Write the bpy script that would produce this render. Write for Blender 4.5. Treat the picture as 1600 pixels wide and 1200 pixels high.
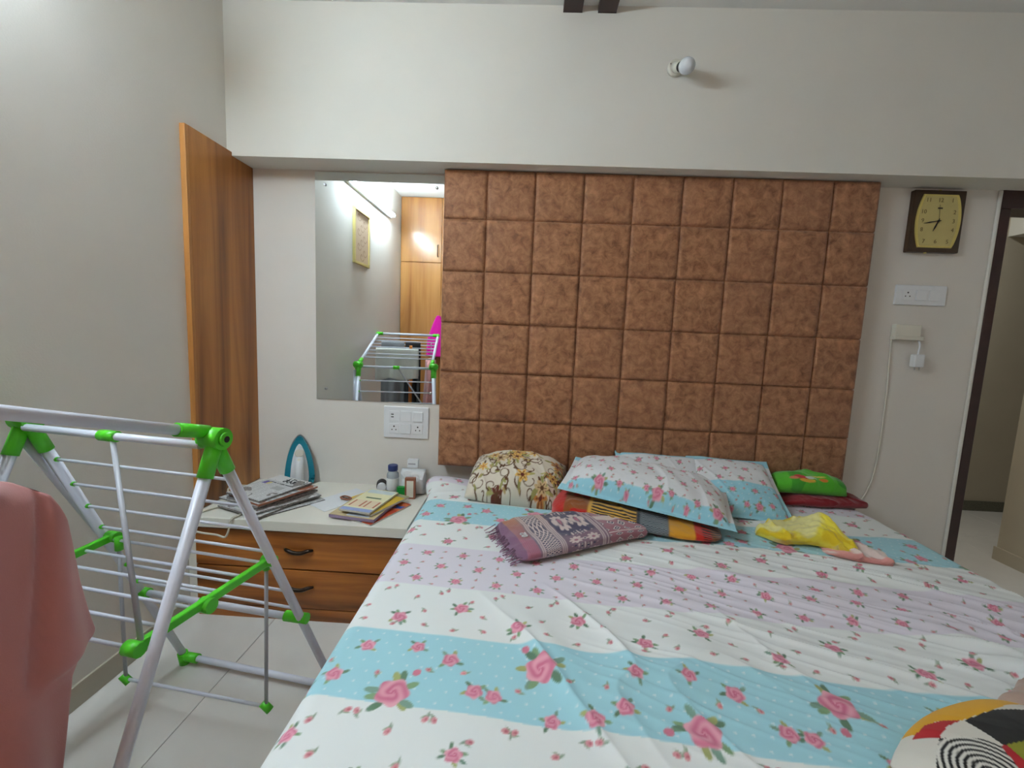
import bpy, bmesh, math, random
import numpy as np
from mathutils import Vector, Matrix

for o in list(bpy.data.objects): bpy.data.objects.remove(o)
random.seed(4); rng = np.random.default_rng(4)
sc = bpy.context.scene
COL = sc.collection

# ------------------------------------------------------------------ camera
cam_d = bpy.data.cameras.new('camera'); cam = bpy.data.objects.new('camera', cam_d); COL.objects.link(cam)
cam_d.sensor_width = 36; cam_d.lens = 15.2577; cam_d.clip_start = .02
_F = Vector((-.033332, .993276, -.110871)); _R = Vector((.998389, .038189, .041971)); _U = Vector((-.045923, .109294, .992948))
cam.matrix_world = Matrix(((_R.x, _U.x, -_F.x, .44581), (_R.y, _U.y, -_F.y, -2.2713), (_R.z, _U.z, -_F.z, 1.3083), (0, 0, 0, 1)))
sc.camera = cam
# ------------------------------------------------------------------ world, exposure
wd = bpy.data.worlds.new('world'); sc.world = wd; wd.use_nodes = True
wd.node_tree.nodes['Background'].inputs[0].default_value = (1., .93, .85, 1)
wd.node_tree.nodes['Background'].inputs[1].default_value = .33
sc.view_settings.view_transform = 'Standard'; sc.view_settings.look = 'None'
sc.view_settings.gamma = 1; sc.view_settings.use_curve_mapping = False
sc.view_settings.exposure = 1.2
TUBE_STRENGTH = 105.0       # LED batten on the left wall (built below as a lamp)
CORRIDOR_WATT = 70.0

# ------------------------------------------------------------------ room measures (metres)
XL, XR = -1.024, 3.62
ZC = 2.779
YB = -.158          # beam face
ZB = 2.10           # beam soffit
BW = 2.07           # bed / headboard width
BZ = .555           # bed top
TZ = .468           # side table top

# ------------------------------------------------------------------ helpers
def lin(c):
    c = np.asarray(c, float) / 255.
    return np.where(c <= .04045, c / 12.92, ((c + .055) / 1.055) ** 2.4)
def L4(c): return tuple(lin(c)) + (1.,)

def new_mat(name):
    m = bpy.data.materials.new(name); m.use_nodes = True
    nt = m.node_tree; b = nt.nodes['Principled BSDF']
    return m, nt, b
def mat(name, c, rough=.5, var=.06, scale=30, bump=0., metal=0., spec=.5, bscale=None):
    m, nt, b = new_mat(name)
    n = nt.nodes.new('ShaderNodeTexNoise'); n.inputs['Scale'].default_value = scale; n.inputs['Detail'].default_value = 4
    g = nt.nodes.new('ShaderNodeNewGeometry'); nt.links.new(g.outputs['Position'], n.inputs['Vector'])
    r = nt.nodes.new('ShaderNodeValToRGB')
    a = lin(c)
    r.color_ramp.elements[0].position = .3; r.color_ramp.elements[1].position = .7
    r.color_ramp.elements[0].color = tuple(np.clip(a * (1 - var), 0, 1)) + (1,)
    r.color_ramp.elements[1].color = tuple(np.clip(a * (1 + var), 0, 1)) + (1,)
    nt.links.new(n.outputs['Fac'], r.inputs['Fac']); nt.links.new(r.outputs['Color'], b.inputs['Base Color'])
    b.inputs['Roughness'].default_value = rough; b.inputs['Metallic'].default_value = metal
    b.inputs['Specular IOR Level'].default_value = spec
    if bump:
        n2 = nt.nodes.new('ShaderNodeTexNoise'); n2.inputs['Scale'].default_value = bscale or scale * 4
        nt.links.new(g.outputs['Position'], n2.inputs['Vector'])
        bp = nt.nodes.new('ShaderNodeBump'); bp.inputs['Strength'].default_value = bump; bp.inputs['Distance'].default_value = .004
        nt.links.new(n2.outputs['Fac'], bp.inputs['Height']); nt.links.new(bp.outputs['Normal'], b.inputs['Normal'])
    return m
def wood_mat(name, axis, cols, rough=.38, s=1., seed=0.):
    m, nt, b = new_mat(name)
    g = nt.nodes.new('ShaderNodeNewGeometry'); mp = nt.nodes.new('ShaderNodeMapping')
    sc_ = [9 * s, 9 * s, 9 * s]; sc_[axis] = .75 * s
    mp.inputs['Scale'].default_value = sc_; mp.inputs['Location'].default_value = (seed, seed * .7, seed * 1.3)
    nt.links.new(g.outputs['Position'], mp.inputs['Vector'])
    n1 = nt.nodes.new('ShaderNodeTexNoise'); n1.inputs['Scale'].default_value = 1.; n1.inputs['Detail'].default_value = 7; n1.inputs['Distortion'].default_value = .7
    nt.links.new(mp.outputs['Vector'], n1.inputs['Vector'])
    r = nt.nodes.new('ShaderNodeValToRGB'); el = r.color_ramp.elements
    el[0].position = .28; el[0].color = L4(cols[0]); el[1].position = .72; el[1].color = L4(cols[2])
    e = el.new(.47); e.color = L4(cols[1])
    nt.links.new(n1.outputs['Fac'], r.inputs['Fac'])
    mp2 = nt.nodes.new('ShaderNodeMapping'); s2 = [110 * s] * 3; s2[axis] = 3 * s; mp2.inputs['Scale'].default_value = s2
    nt.links.new(g.outputs['Position'], mp2.inputs['Vector'])
    n2 = nt.nodes.new('ShaderNodeTexNoise'); n2.inputs['Scale'].default_value = 1.; n2.inputs['Detail'].default_value = 3
    nt.links.new(mp2.outputs['Vector'], n2.inputs['Vector'])
    mx = nt.nodes.new('ShaderNodeMix'); mx.data_type = 'RGBA'; mx.blend_type = 'MULTIPLY'; mx.inputs[0].default_value = .35
    nt.links.new(r.outputs['Color'], mx.inputs[6]); nt.links.new(n2.outputs['Color'], mx.inputs[7])
    r3 = nt.nodes.new('ShaderNodeValToRGB'); r3.color_ramp.elements[0].color = (.55, .5, .45, 1); r3.color_ramp.elements[1].color = (1.15, 1.15, 1.15, 1)
    nt.links.new(n2.outputs['Fac'], r3.inputs['Fac']); nt.links.new(r3.outputs['Color'], mx.inputs[7])
    nt.links.new(mx.outputs[2], b.inputs['Base Color'])
    b.inputs['Roughness'].default_value = rough
    return m
def cloth_mat(name, rough=.85, weave=900., bump=.12, sheen=.15):
    m, nt, b = new_mat(name)
    a = nt.nodes.new('ShaderNodeAttribute'); a.attribute_name = 'Col'
    nt.links.new(a.outputs['Color'], b.inputs['Base Color'])
    g = nt.nodes.new('ShaderNodeNewGeometry'); n = nt.nodes.new('ShaderNodeTexNoise'); n.inputs['Scale'].default_value = weave
    nt.links.new(g.outputs['Position'], n.inputs['Vector'])
    bp = nt.nodes.new('ShaderNodeBump'); bp.inputs['Strength'].default_value = bump; bp.inputs['Distance'].default_value = .001
    nt.links.new(n.outputs['Fac'], bp.inputs['Height']); nt.links.new(bp.outputs['Normal'], b.inputs['Normal'])
    b.inputs['Roughness'].default_value = rough; b.inputs['Specular IOR Level'].default_value = .25
    b.inputs['Sheen Weight'].default_value = sheen
    return m
def emit_mat(name, c, s):
    m, nt, b = new_mat(name)
    b.inputs['Base Color'].default_value = (.9, .9, .9, 1)
    b.inputs['Emission Color'].default_value = tuple(c) + (1,); b.inputs['Emission Strength'].default_value = s
    return m

def link(name, me, m=None, parent=None):
    o = bpy.data.objects.new(name, me); COL.objects.link(o)
    if m is not None and me is not None and not me.materials: me.materials.append(m)
    if parent is not None: o.parent = parent
    return o
def tag(o, label=None, cat=None, group=None, kind=None):
    if label: o['label'] = label
    if cat: o['category'] = cat
    if group: o['group'] = group
    if kind: o['kind'] = kind
    return o
def thing(name, label, cat, loc=(0, 0, 0), group=None):
    o = bpy.data.objects.new(name, None); COL.objects.link(o); o.location = loc; o.empty_display_size = .05
    return tag(o, label, cat, group)
def inv(parent, P):           # world point -> local of a pure-translation empty
    return Vector(P) - parent.location if parent is not None else Vector(P)

def bm_mesh(bm, name, smooth=False):
    bm.normal_update(); me = bpy.data.meshes.new(name); bm.to_mesh(me); bm.free()
    if smooth: me.polygons.foreach_set('use_smooth', [True] * len(me.polygons))
    return me
def add_box(bm, a, b, bevel=0., seg=2):
    a = Vector(a); b = Vector(b); c = (a + b) / 2; d = b - a
    r = bmesh.ops.create_cube(bm, size=1., matrix=Matrix.Translation(c) @ Matrix.Diagonal((abs(d.x), abs(d.y), abs(d.z), 1)))
    if bevel:
        es = set(e for v in r['verts'] for e in v.link_edges)
        bmesh.ops.bevel(bm, geom=list(es), offset=bevel, segments=seg, affect='EDGES', profile=.5)
def box(name, a, b, m, parent=None, bevel=0., seg=2):
    bm = bmesh.new(); a = inv(parent, a); b = inv(parent, b)
    add_box(bm, a, b, bevel, seg)
    return link(name, bm_mesh(bm, name), m, parent)
def rot_box(name, size, center, yaw, m, parent=None, bevel=0., tilt=0.):
    bm = bmesh.new(); s = Vector(size) / 2; add_box(bm, -s, s, bevel)
    M = Matrix.Translation(inv(parent, center)) @ Matrix.Rotation(math.radians(yaw), 4, 'Z') @ Matrix.Rotation(math.radians(tilt), 4, 'X')
    bmesh.ops.transform(bm, matrix=M, verts=bm.verts)
    return link(name, bm_mesh(bm, name), m, parent)
def tube_bm(bm, pts, r, sides=12, caps=True):
    pts = [Vector(p) for p in pts]; n = len(pts)
    rs = r if isinstance(r, (list, tuple)) else [r] * n
    t0 = (pts[1] - pts[0]).normalized()
    ref = Vector((0, 0, 1)) if abs(t0.z) < .9 else Vector((1, 0, 0))
    nrm = t0.cross(ref).normalized(); rings = []
    for i, P in enumerate(pts):
        t = (pts[min(i + 1, n - 1)] - pts[max(i - 1, 0)]).normalized()
        nrm = (nrm - t * nrm.dot(t)).normalized(); bn = t.cross(nrm)
        rings.append([bm.verts.new(P + (nrm * math.cos(2 * math.pi * k / sides) + bn * math.sin(2 * math.pi * k / sides)) * rs[i]) for k in range(sides)])
    for a, b in zip(rings[:-1], rings[1:]):
        for k in range(sides):
            f = bm.faces.new((a[k], a[(k + 1) % sides], b[(k + 1) % sides], b[k])); f.smooth = True
    if caps:
        bm.faces.new(list(reversed(rings[0]))); bm.faces.new(rings[-1])
def tube(name, pts, r, m, parent=None, sides=12):
    bm = bmesh.new(); tube_bm(bm, [inv(parent, p) for p in pts], r, sides)
    return link(name, bm_mesh(bm, name), m, parent)
def spline(pts, n=8):         # Catmull-Rom through points
    P = [Vector(p) for p in pts]; P = [P[0] * 2 - P[1]] + P + [P[-1] * 2 - P[-2]]; out = []
    for i in range(1, len(P) - 2):
        a, b, c, d = P[i - 1:i + 3]
        for k in range(n):
            t = k / n
            out.append(.5 * ((2 * b) + (c - a) * t + (2 * a - 5 * b + 4 * c - d) * t * t + (3 * b - a - 3 * c + d) * t ** 3))
    return out + [P[-2]]
def lathe(name, prof, center, axis, m, parent=None, sides=24, smooth=True):
    """prof: list of (radius, height) along axis"""
    ax = Vector(axis).normalized(); ref = Vector((0, 0, 1)) if abs(ax.z) < .9 else Vector((1, 0, 0))
    u = ax.cross(ref).normalized(); w = ax.cross(u); C = inv(parent, center); bm = bmesh.new(); rings = []
    for r, h in prof:
        rings.append([bm.verts.new(C + ax * h + (u * math.cos(2 * math.pi * k / sides) + w * math.sin(2 * math.pi * k / sides)) * max(r, 1e-4)) for k in range(sides)])
    for a, b in zip(rings[:-1], rings[1:]):
        for k in range(sides):
            f = bm.faces.new((a[k], a[(k + 1) % sides], b[(k + 1) % sides], b[k])); f.smooth = smooth
    bm.faces.new(list(reversed(rings[0]))); bm.faces.new(rings[-1])
    bmesh.ops.recalc_face_normals(bm, faces=bm.faces)
    return link(name, bm_mesh(bm, name), m, parent)
def prism(name, outline, origin, ex, ey, depth, m, parent=None, bevel=0.):
    """flat outline (2D) in plane origin+ex*x+ey*y, extruded by depth along ex x ey"""
    ex = Vector(ex); ey = Vector(ey); n = ex.cross(ey).normalized(); O_ = inv(parent, origin); bm = bmesh.new()
    a = [bm.verts.new(O_ + ex * x + ey * y) for x, y in outline]; b = [bm.verts.new(O_ + ex * x + ey * y + n * depth) for x, y in outline]
    bm.faces.new(list(reversed(a))); bm.faces.new(b)
    for i in range(len(a)): bm.faces.new((a[i], a[(i + 1) % len(a)], b[(i + 1) % len(a)], b[i]))
    if bevel:
        bmesh.ops.bevel(bm, geom=[e for e in bm.edges if all(v in b for v in e.verts)], offset=bevel, segments=2, affect='EDGES')
    bmesh.ops.recalc_face_normals(bm, faces=bm.faces)
    return link(name, bm_mesh(bm, name), m, parent)
def text_mesh(name, s, size, origin, ex, ey, m, parent=None, depth=.0006):
    cu = bpy.data.curves.new(name, 'FONT'); cu.body = s; cu.size = size; cu.align_x = 'CENTER'; cu.align_y = 'CENTER'; cu.extrude = depth; cu.resolution_u = 3
    t = bpy.data.objects.new('tmp', cu); COL.objects.link(t)
    me = bpy.data.meshes.new_from_object(t.evaluated_get(bpy.context.evaluated_depsgraph_get())); bpy.data.objects.remove(t); bpy.data.curves.remove(cu)
    ex = Vector(ex); ey = Vector(ey); n = ex.cross(ey); O_ = inv(parent, origin)
    me.transform(Matrix(((ex.x, ey.x, n.x, O_.x), (ex.y, ey.y, n.y, O_.y), (ex.z, ey.z, n.z, O_.z), (0, 0, 0, 1)))); me.materials.clear()
    me.name = name
    return link(name, me, m, parent)

def vnoise(x, y, seed=0):
    x = np.asarray(x, float); y = np.asarray(y, float)
    r = np.random.default_rng(seed).random((256, 256))
    xi = np.floor(x).astype(int); yi = np.floor(y).astype(int); fx = x - xi; fy = y - yi
    fx = fx * fx * fx * (fx * (fx * 6 - 15) + 10); fy = fy * fy * fy * (fy * (fy * 6 - 15) + 10)
    g = lambda a, b: r[a % 256, b % 256]
    return (g(xi, yi) * (1 - fx) + g(xi + 1, yi) * fx) * (1 - fy) + (g(xi, yi + 1) * (1 - fx) + g(xi + 1, yi + 1) * fx) * fy
def fbm(x, y, seed=0, oct=4):
    v = 0; a = .5
    for k in range(oct): v = v + a * vnoise(x * 2 ** k, y * 2 ** k, seed + k); a *= .5
    return v

def grid_mesh(name, P, col=None, wrap_v=False, smooth=True):
    """P: (n,m,3); optional wrap in 2nd axis"""
    n, m = P.shape[:2]
    me = bpy.data.meshes.new(name)
    idx = np.arange(n * m).reshape(n, m)
    if wrap_v: idx2 = np.concatenate([idx, idx[:, :1]], 1)
    else: idx2 = idx
    q = np.stack([idx2[:-1, :-1], idx2[:-1, 1:], idx2[1:, 1:], idx2[1:, :-1]], -1).reshape(-1, 4)
    extra = []
    if wrap_v: extra = [list(idx[0, ::-1]), list(idx[-1])]
    nq = len(q); nl = nq * 4 + sum(map(len, extra))
    me.vertices.add(n * m); me.vertices.foreach_set('co', P.reshape(-1).astype(np.float32))
    me.loops.add(nl); loops = np.concatenate([q.reshape(-1)] + [np.array(e) for e in extra]).astype(np.int32)
    me.loops.foreach_set('vertex_index', loops)
    starts = list(range(0, nq * 4, 4)); 
    s = nq * 4
    for e in extra: starts.append(s); s += len(e)
    me.polygons.add(len(starts)); me.polygons.foreach_set('loop_start', np.array(starts, np.int32))
    me.polygons.foreach_set('use_smooth', np.ones(len(starts), bool) if smooth else np.zeros(len(starts), bool))
    me.update(calc_edges=True); me.validate()
    if col is not None: set_col(me, col)
    return me
def set_col(me, col):
    c = np.ones((len(me.vertices), 4), np.float32); c[:, :3] = col.reshape(-1, 3)
    at = me.color_attributes.new('Col', 'FLOAT_COLOR', 'POINT'); at.data.foreach_set('color', c.reshape(-1))

# ---- print painter on a (T rows x S cols) colour array, S and T are 1-D coordinates in metres
def sm(e, w): return np.clip(.5 + e / w, 0, 1)
class Print:
    def __init__(s, S, T, base):
        s.S = np.asarray(S); s.T = np.asarray(T); s.c = np.zeros((len(T), len(S), 3)); s.c[:] = lin(base)
    def band(s, mask, c): s.c = s.c * (1 - mask[..., None]) + lin(c) * mask[..., None]
    def win(s, x, y, R):
        a, b = np.searchsorted(s.S, [x - R, x + R]); c, d = np.searchsorted(s.T, [y - R, y + R])
        if b <= a or d <= c: return None
        X, Y = np.meshgrid(s.S[a:b] - x, s.T[c:d] - y); return slice(c, d), slice(a, b), X, Y
    def put(s, sl, al, c):
        c = np.asarray(c); s.c[sl[0], sl[1]] = s.c[sl[0], sl[1]] * (1 - al[..., None]) + (c if c.ndim > 1 else c[None, None]) * al[..., None]
    def ell(s, x, y, a, b, ang, c, soft=.002):
        w = s.win(x, y, max(a, b) + soft)
        if w is None: return
        ca, sa = math.cos(ang), math.sin(ang); u = (w[2] * ca + w[3] * sa) / a; v = (-w[2] * sa + w[3] * ca) / b
        s.put(w[:2], sm((1 - np.hypot(u, v)) * min(a, b), soft), lin(c))
    def stroke(s, pts, r, c, soft=.0015):
        for x, y in pts: s.ell(x, y, r, r, 0, c, soft)
    def rose(s, x, y, R, ang, nl=6, big=False):
        gs = ((128, 160, 120), (98, 130, 104), (166, 172, 112), (124, 156, 138))
        for k in range(nl):
            a = ang + 2 * math.pi * k / nl + .35 * math.sin(k * 2.3 + ang); d = R * (1.3 if k % 2 else 1.15)
            s.ell(x + d * math.cos(a), y + d * math.sin(a), R * .52, R * .24, a + .3 * math.sin(k), gs[k % 4])
        if big:
            a = ang + .6; s.ell(x + 2.0 * R * math.cos(a), y + 2.0 * R * math.sin(a), R * .3, R * .26, a, (205, 120, 140))
        w = s.win(x, y, R * 1.4)
        if w is None: return
        r = np.hypot(w[2], w[3]) / R; th = np.arctan2(w[3], w[2]) + ang
        edge = 1 + .10 * np.sin(5 * th)
        k = .5 + .5 * np.sin(2 * th + 8.5 * np.sqrt(r + .02) * 1.6 + .8 * np.sin(3 * th))
        k = np.clip(k * .75 + .35 * (1 - r), 0, 1)[..., None]
        c = lin((230, 168, 184)) * (1 - k) + lin((200, 104, 132)) * k
        s.put(w[:2], sm((edge - r) * R, .003), c)
    def bud(s, x, y, R, ang):
        s.ell(x - R * 1.3 * math.cos(ang), y - R * 1.3 * math.sin(ang), R * 1.1, R * .35, ang + .5, (140, 160, 138))
        s.ell(x - R * .9 * math.cos(ang + .9), y - R * .9 * math.sin(ang + .9), R * .9, R * .3, ang - .6, (150, 168, 140))
        s.ell(x, y, R, R * .75, ang, (214, 150, 156)); s.ell(x + R * .2, y, R * .4, R * .35, ang, (186, 100, 112))

# ------------------------------------------------------------------ materials
M = {}
M['wall'] = mat('wall_paint', (227, 222, 214), .75, .02, 3, .10, bscale=160)
M['beam'] = mat('beam_paint', (226, 223, 214), .7, .02, 3, .06, bscale=140)
M['ceil'] = mat('ceiling_paint', (232, 231, 227), .8, .02, 2)
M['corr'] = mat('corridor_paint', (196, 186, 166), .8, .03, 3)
M['tile'] = mat('floor_tile', (220, 216, 209), .22, .035, 5)
M['grout'] = mat('grout', (150, 146, 138), .8, .05, 40)
M['skirt'] = mat('skirting_tile', (178, 170, 152), .35, .05, 8)
M['granite'] = mat('granite', (104, 102, 88), .4, .35, 120)
M['woodv'] = wood_mat('wood_vertical', 2, ((66, 37, 16), (156, 96, 40), (202, 136, 64)), .36)
M['woodh'] = wood_mat('wood_horizontal', 0, ((76, 40, 14), (152, 88, 32), (196, 122, 50)), .36, 1.5, 3.1)
M['woodw'] = wood_mat('wood_wardrobe', 2, ((130, 82, 40), (178, 122, 68), (202, 148, 88)), .22, .8, 6.)
M['edge'] = wood_mat('wood_edge', 2, ((170, 110, 50), (190, 130, 66), (200, 142, 76)), .45, 1., 2.)
M['laminate'] = mat('white_laminate', (226, 222, 210), .3, .02, 10)
M['plastic'] = mat('white_plastic', (232, 234, 236), .35, .01, 10)
M['plastic2'] = mat('cream_plastic', (222, 218, 204), .4, .02, 10)
M['dark'] = mat('dark_slot', (40, 38, 38), .6, .05, 20)
M['darkwood'] = mat('dark_brown_wood', (52, 26, 22), .35, .2, 14)
M['darkmetal'] = mat('antique_handle', (52, 40, 32), .35, .2, 60, metal=.7)
M['steel'] = mat('steel', (190, 190, 190), .3, .03, 20, metal=1.)
M['rackwhite'] = mat('rack_white', (218, 220, 232), .32, .02, 10)
M['rackgrey'] = mat('rack_grey', (176, 176, 182), .35, .02, 10)
M['green'] = mat('green_plastic', (86, 208, 40), .38, .05, 20)
M['bulb'] = mat('bulb_glass', (220, 224, 228), .15, .01, 10)
M['gold'] = mat('gold_dial', (204, 188, 122), .4, .04, 20)
M['gold2'] = mat('gold_rim', (222, 204, 120), .3, .05, 20, metal=.35)
M['clockwood'] = mat('clock_frame', (62, 42, 24), .3, .15, 20)
M['black'] = mat('black_paint', (18, 17, 16), .5, .05, 20)
M['numeral'] = mat('numeral', (120, 100, 52), .5, .02, 20)
M['teal'] = mat('iron_teal', (26, 130, 150), .25, .05, 20)
M['cable'] = mat('cable_cream', (206, 198, 180), .5, .03, 20)
M['blue'] = mat('blue_cap', (36, 52, 110), .4, .05, 20)
M['greenbox'] = mat('green_carton', (20, 140, 50), .45, .05, 20)
M['brown'] = mat('brown_carton', (150, 92, 68), .5, .08, 30)
M['mauve'] = mat('mauve_pages', (150, 130, 156), .8, .15, 300)
M['paper'] = mat('paper', (226, 228, 228), .8, .02, 20)
M['pages'] = mat('page_edges', (200, 196, 186), .85, .12, 300)
M['newsedge'] = mat('newsprint_edges', (128, 122, 118), .9, .55, 160)
M['cloth'] = cloth_mat('printed_cotton')
M['knit'] = cloth_mat('thick_cloth', .95, 420., .35, .3)
M['print'] = cloth_mat('printed_paper', .6, 300., .02, 0.)
m_, nt_, b_ = new_mat('mirror_glass'); b_.inputs['Metallic'].default_value = 1; b_.inputs['Roughness'].default_value = .01; b_.inputs['Base Color'].default_value = (.88, .92, .92, 1); M['mirror'] = m_
m_, nt_, b_ = new_mat('clear_plastic'); b_.inputs['Base Color'].default_value = (.75, .82, .88, 1); b_.inputs['Roughness'].default_value = .15; b_.inputs['Transmission Weight'].default_value = .6; M['clear'] = m_
# brown suede of the headboard
m_, nt_, b_ = new_mat('brown_suede')
g_ = nt_.nodes.new('ShaderNodeNewGeometry'); n1 = nt_.nodes.new('ShaderNodeTexNoise'); n1.inputs['Scale'].default_value = 24; n1.inputs['Detail'].default_value = 9; n1.inputs['Roughness'].default_value = .7; n1.inputs['Distortion'].default_value = .5
nt_.links.new(g_.outputs['Position'], n1.inputs['Vector'])
r_ = nt_.nodes.new('ShaderNodeValToRGB'); r_.color_ramp.elements[0].position = .3; r_.color_ramp.elements[0].color = L4((100, 60, 33)); r_.color_ramp.elements[1].position = .7; r_.color_ramp.elements[1].color = L4((186, 131, 92))
nt_.links.new(n1.outputs['Fac'], r_.inputs['Fac']); nt_.links.new(r_.outputs['Color'], b_.inputs['Base Color'])
b_.inputs['Roughness'].default_value = .62; b_.inputs['Sheen Weight'].default_value = .25; b_.inputs['Specular IOR Level'].default_value = .35
bp_ = nt_.nodes.new('ShaderNodeBump'); bp_.inputs['Strength'].default_value = .25; bp_.inputs['Distance'].default_value = .003
n2 = nt_.nodes.new('ShaderNodeTexNoise'); n2.inputs['Scale'].default_value = 240; nt_.links.new(g_.outputs['Position'], n2.inputs['Vector'])
nt_.links.new(n2.outputs['Fac'], bp_.inputs['Height']); nt_.links.new(bp_.outputs['Normal'], b_.inputs['Normal'])
M['suede'] = m_

# ================================================================== STRUCTURE
def struct(name, a, b, m, label=None, bevel=0., parent=None):
    o = box(name, a, b, m, parent, bevel)
    if parent is None: tag(o, label, None, None, 'structure')
    return o
fl = struct('floor', (XL - .1, -3.4, -.06), (5.6, 1.55, -.004), M['grout'], 'pale grey floor laid with large tiles')
tile_me = {}
def tile(x0, x1, y0, y1):
    k = (round(x1 - x0, 3), round(y1 - y0, 3))
    if k not in tile_me:
        bm = bmesh.new(); add_box(bm, (0, 0, -.004), (k[0], k[1], .0), .001, 1); tile_me[k] = bm_mesh(bm, 'tile'); tile_me[k].materials.append(M['tile'])
    o = link('tile', tile_me[k], None, fl); o.location = (x0, y0, 0)
xs = [XL, -.634]
while xs[-1] < 5.5: xs.append(xs[-1] + .6)
ys = [-3.3, -2.73, -1.53, -.33, .87, 1.5]
for i in range(len(xs) - 1):
    for j in range(len(ys) - 1): tile(xs[i] + .001, xs[i + 1] - .001, ys[j] + .001, ys[j + 1] - .001)
struct('ceiling', (XL - .1, -3.4, ZC), (5.6, 1.55, ZC + .1), M['ceil'], 'off white flat ceiling')
struct('wall_left', (XL - .12, -3.4, 0), (XL, .12, ZC), M['wall'], 'off white side wall beside the drying rack')
DX0, DX1, DZ = 2.69, 3.53, 2.116
bm = bmesh.new()
for a, b in (((XL - .12, 0, 0), (DX0, .12, ZC)), ((DX0, 0, DZ), (DX1, .12, ZC)), ((DX1, 0, 0), (XR + .1, .12, ZC))): add_box(bm, a, b)
tag(link('wall_back', bm_mesh(bm, 'wall_back'), M['wall']), 'off white wall behind the headboard and clock', kind='structure')
struct('trim_1', (XL, YB, ZB), (XR, 0, ZC), M['beam'], 'pale painted beam above the headboard and mirror')
struct('wall_right', (XR, -3.4, 0), (XR + .12, 0, ZC), M['wall'], 'off white side wall beyond the doorway')
bm = bmesh.new(); WX0, WX1, WZ0, WZ1 = 1.65, 3.25, .95, 2.25  # unseen window added here so sky light fills the dark right side
for a, b in (((XL, -3.4, 0), (WX0, -3.3, ZC)), ((WX1, -3.4, 0), (XR, -3.3, ZC)), ((WX0, -3.4, 0), (WX1, -3.3, WZ0)), ((WX0, -3.4, WZ1), (WX1, -3.3, ZC))): add_box(bm, a, b)
tag(link('wall_front', bm_mesh(bm, 'wall_front'), M['wall']), 'off white wall with an added fill window opposite the headboard', kind='structure')
wn = tag(bpy.data.objects.new('fill_window', None), 'white framed window added opposite the headboard for fill light', kind='structure'); COL.objects.link(wn); wn.location = (WX0, -3.35, WZ0)
for a, b in (((WX0, WZ0), (WX0 + .05, WZ1)), ((WX1 - .05, WZ0), (WX1, WZ1)), ((WX0 + .05, WZ0), (WX1 - .05, WZ0 + .05)), ((WX0 + .05, WZ1 - .05), (WX1 - .05, WZ1)), (((WX0 + WX1) / 2 - .025, WZ0 + .05), ((WX0 + WX1) / 2 + .025, WZ1 - .05))):
    box('fill_window_rail', (a[0], -3.38, a[1]), (b[0], -3.33, b[1]), M['plastic'], wn, .003)
ld = bpy.data.lights.new('fill_window_portal', 'AREA'); ld.shape = 'RECTANGLE'; ld.size = WX1 - WX0; ld.size_y = WZ1 - WZ0; ld.cycles.is_portal = True
lo = bpy.data.objects.new('fill_window_portal', ld); COL.objects.link(lo); lo.location = ((WX0 + WX1) / 2, -3.395, (WZ0 + WZ1) / 2); lo.rotation_euler = (math.radians(90), 0, math.radians(180))
struct('baseboard_left', (XL, -2.65, 0), (XL + .010, -.51, .083), M['skirt'], 'beige tile skirting along the wall by the drying rack', .002)
struct('trim_2', (2.675, -.014, 0), (2.69, 0, 2.10), M['beam'], 'pale plaster edge strip beside the dark door frame', .006)
# corridor behind the doorway
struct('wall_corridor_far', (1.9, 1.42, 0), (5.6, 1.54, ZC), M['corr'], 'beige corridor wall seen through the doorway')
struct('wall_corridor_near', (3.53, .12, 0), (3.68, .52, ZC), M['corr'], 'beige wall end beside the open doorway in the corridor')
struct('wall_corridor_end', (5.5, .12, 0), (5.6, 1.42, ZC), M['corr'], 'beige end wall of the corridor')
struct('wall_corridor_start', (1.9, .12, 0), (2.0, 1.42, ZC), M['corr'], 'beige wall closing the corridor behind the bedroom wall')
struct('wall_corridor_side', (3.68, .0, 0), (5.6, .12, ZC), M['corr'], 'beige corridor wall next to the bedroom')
struct('trim_3', (4.2, .12, 2.25), (5.5, 1.42, ZC), M['beam'], 'pale dropped beam above the corridor')
struct('baseboard_corridor', (2.0, 1.408, 0), (5.5, 1.42, .085), M['granite'], 'dark speckled granite skirting on the far corridor wall')
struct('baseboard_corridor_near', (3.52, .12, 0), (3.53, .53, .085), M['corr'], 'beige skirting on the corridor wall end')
# door frame
dr = tag(bpy.data.objects.new('door_1', None), 'dark brown wooden door frame of the open doorway', kind='structure'); COL.objects.link(dr); dr.location = (DX0, 0, 0)
box('jamb', (DX0, -.012, 0), (DX0 + .05, .13, DZ - .10), M['darkwood'], dr, .004)
box('jamb', (DX1 - .05, -.012, 0), (DX1, .13, DZ - .10), M['darkwood'], dr, .004)
box('lintel', (DX0, -.012, DZ - .10), (DX1, .13, DZ), M['darkwood'], dr, .004)
box('strike_plate', (DX0 + .049, .02, 1.02), (DX0 + .054, .05, 1.12), M['darkmetal'], dr, .001)

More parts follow.
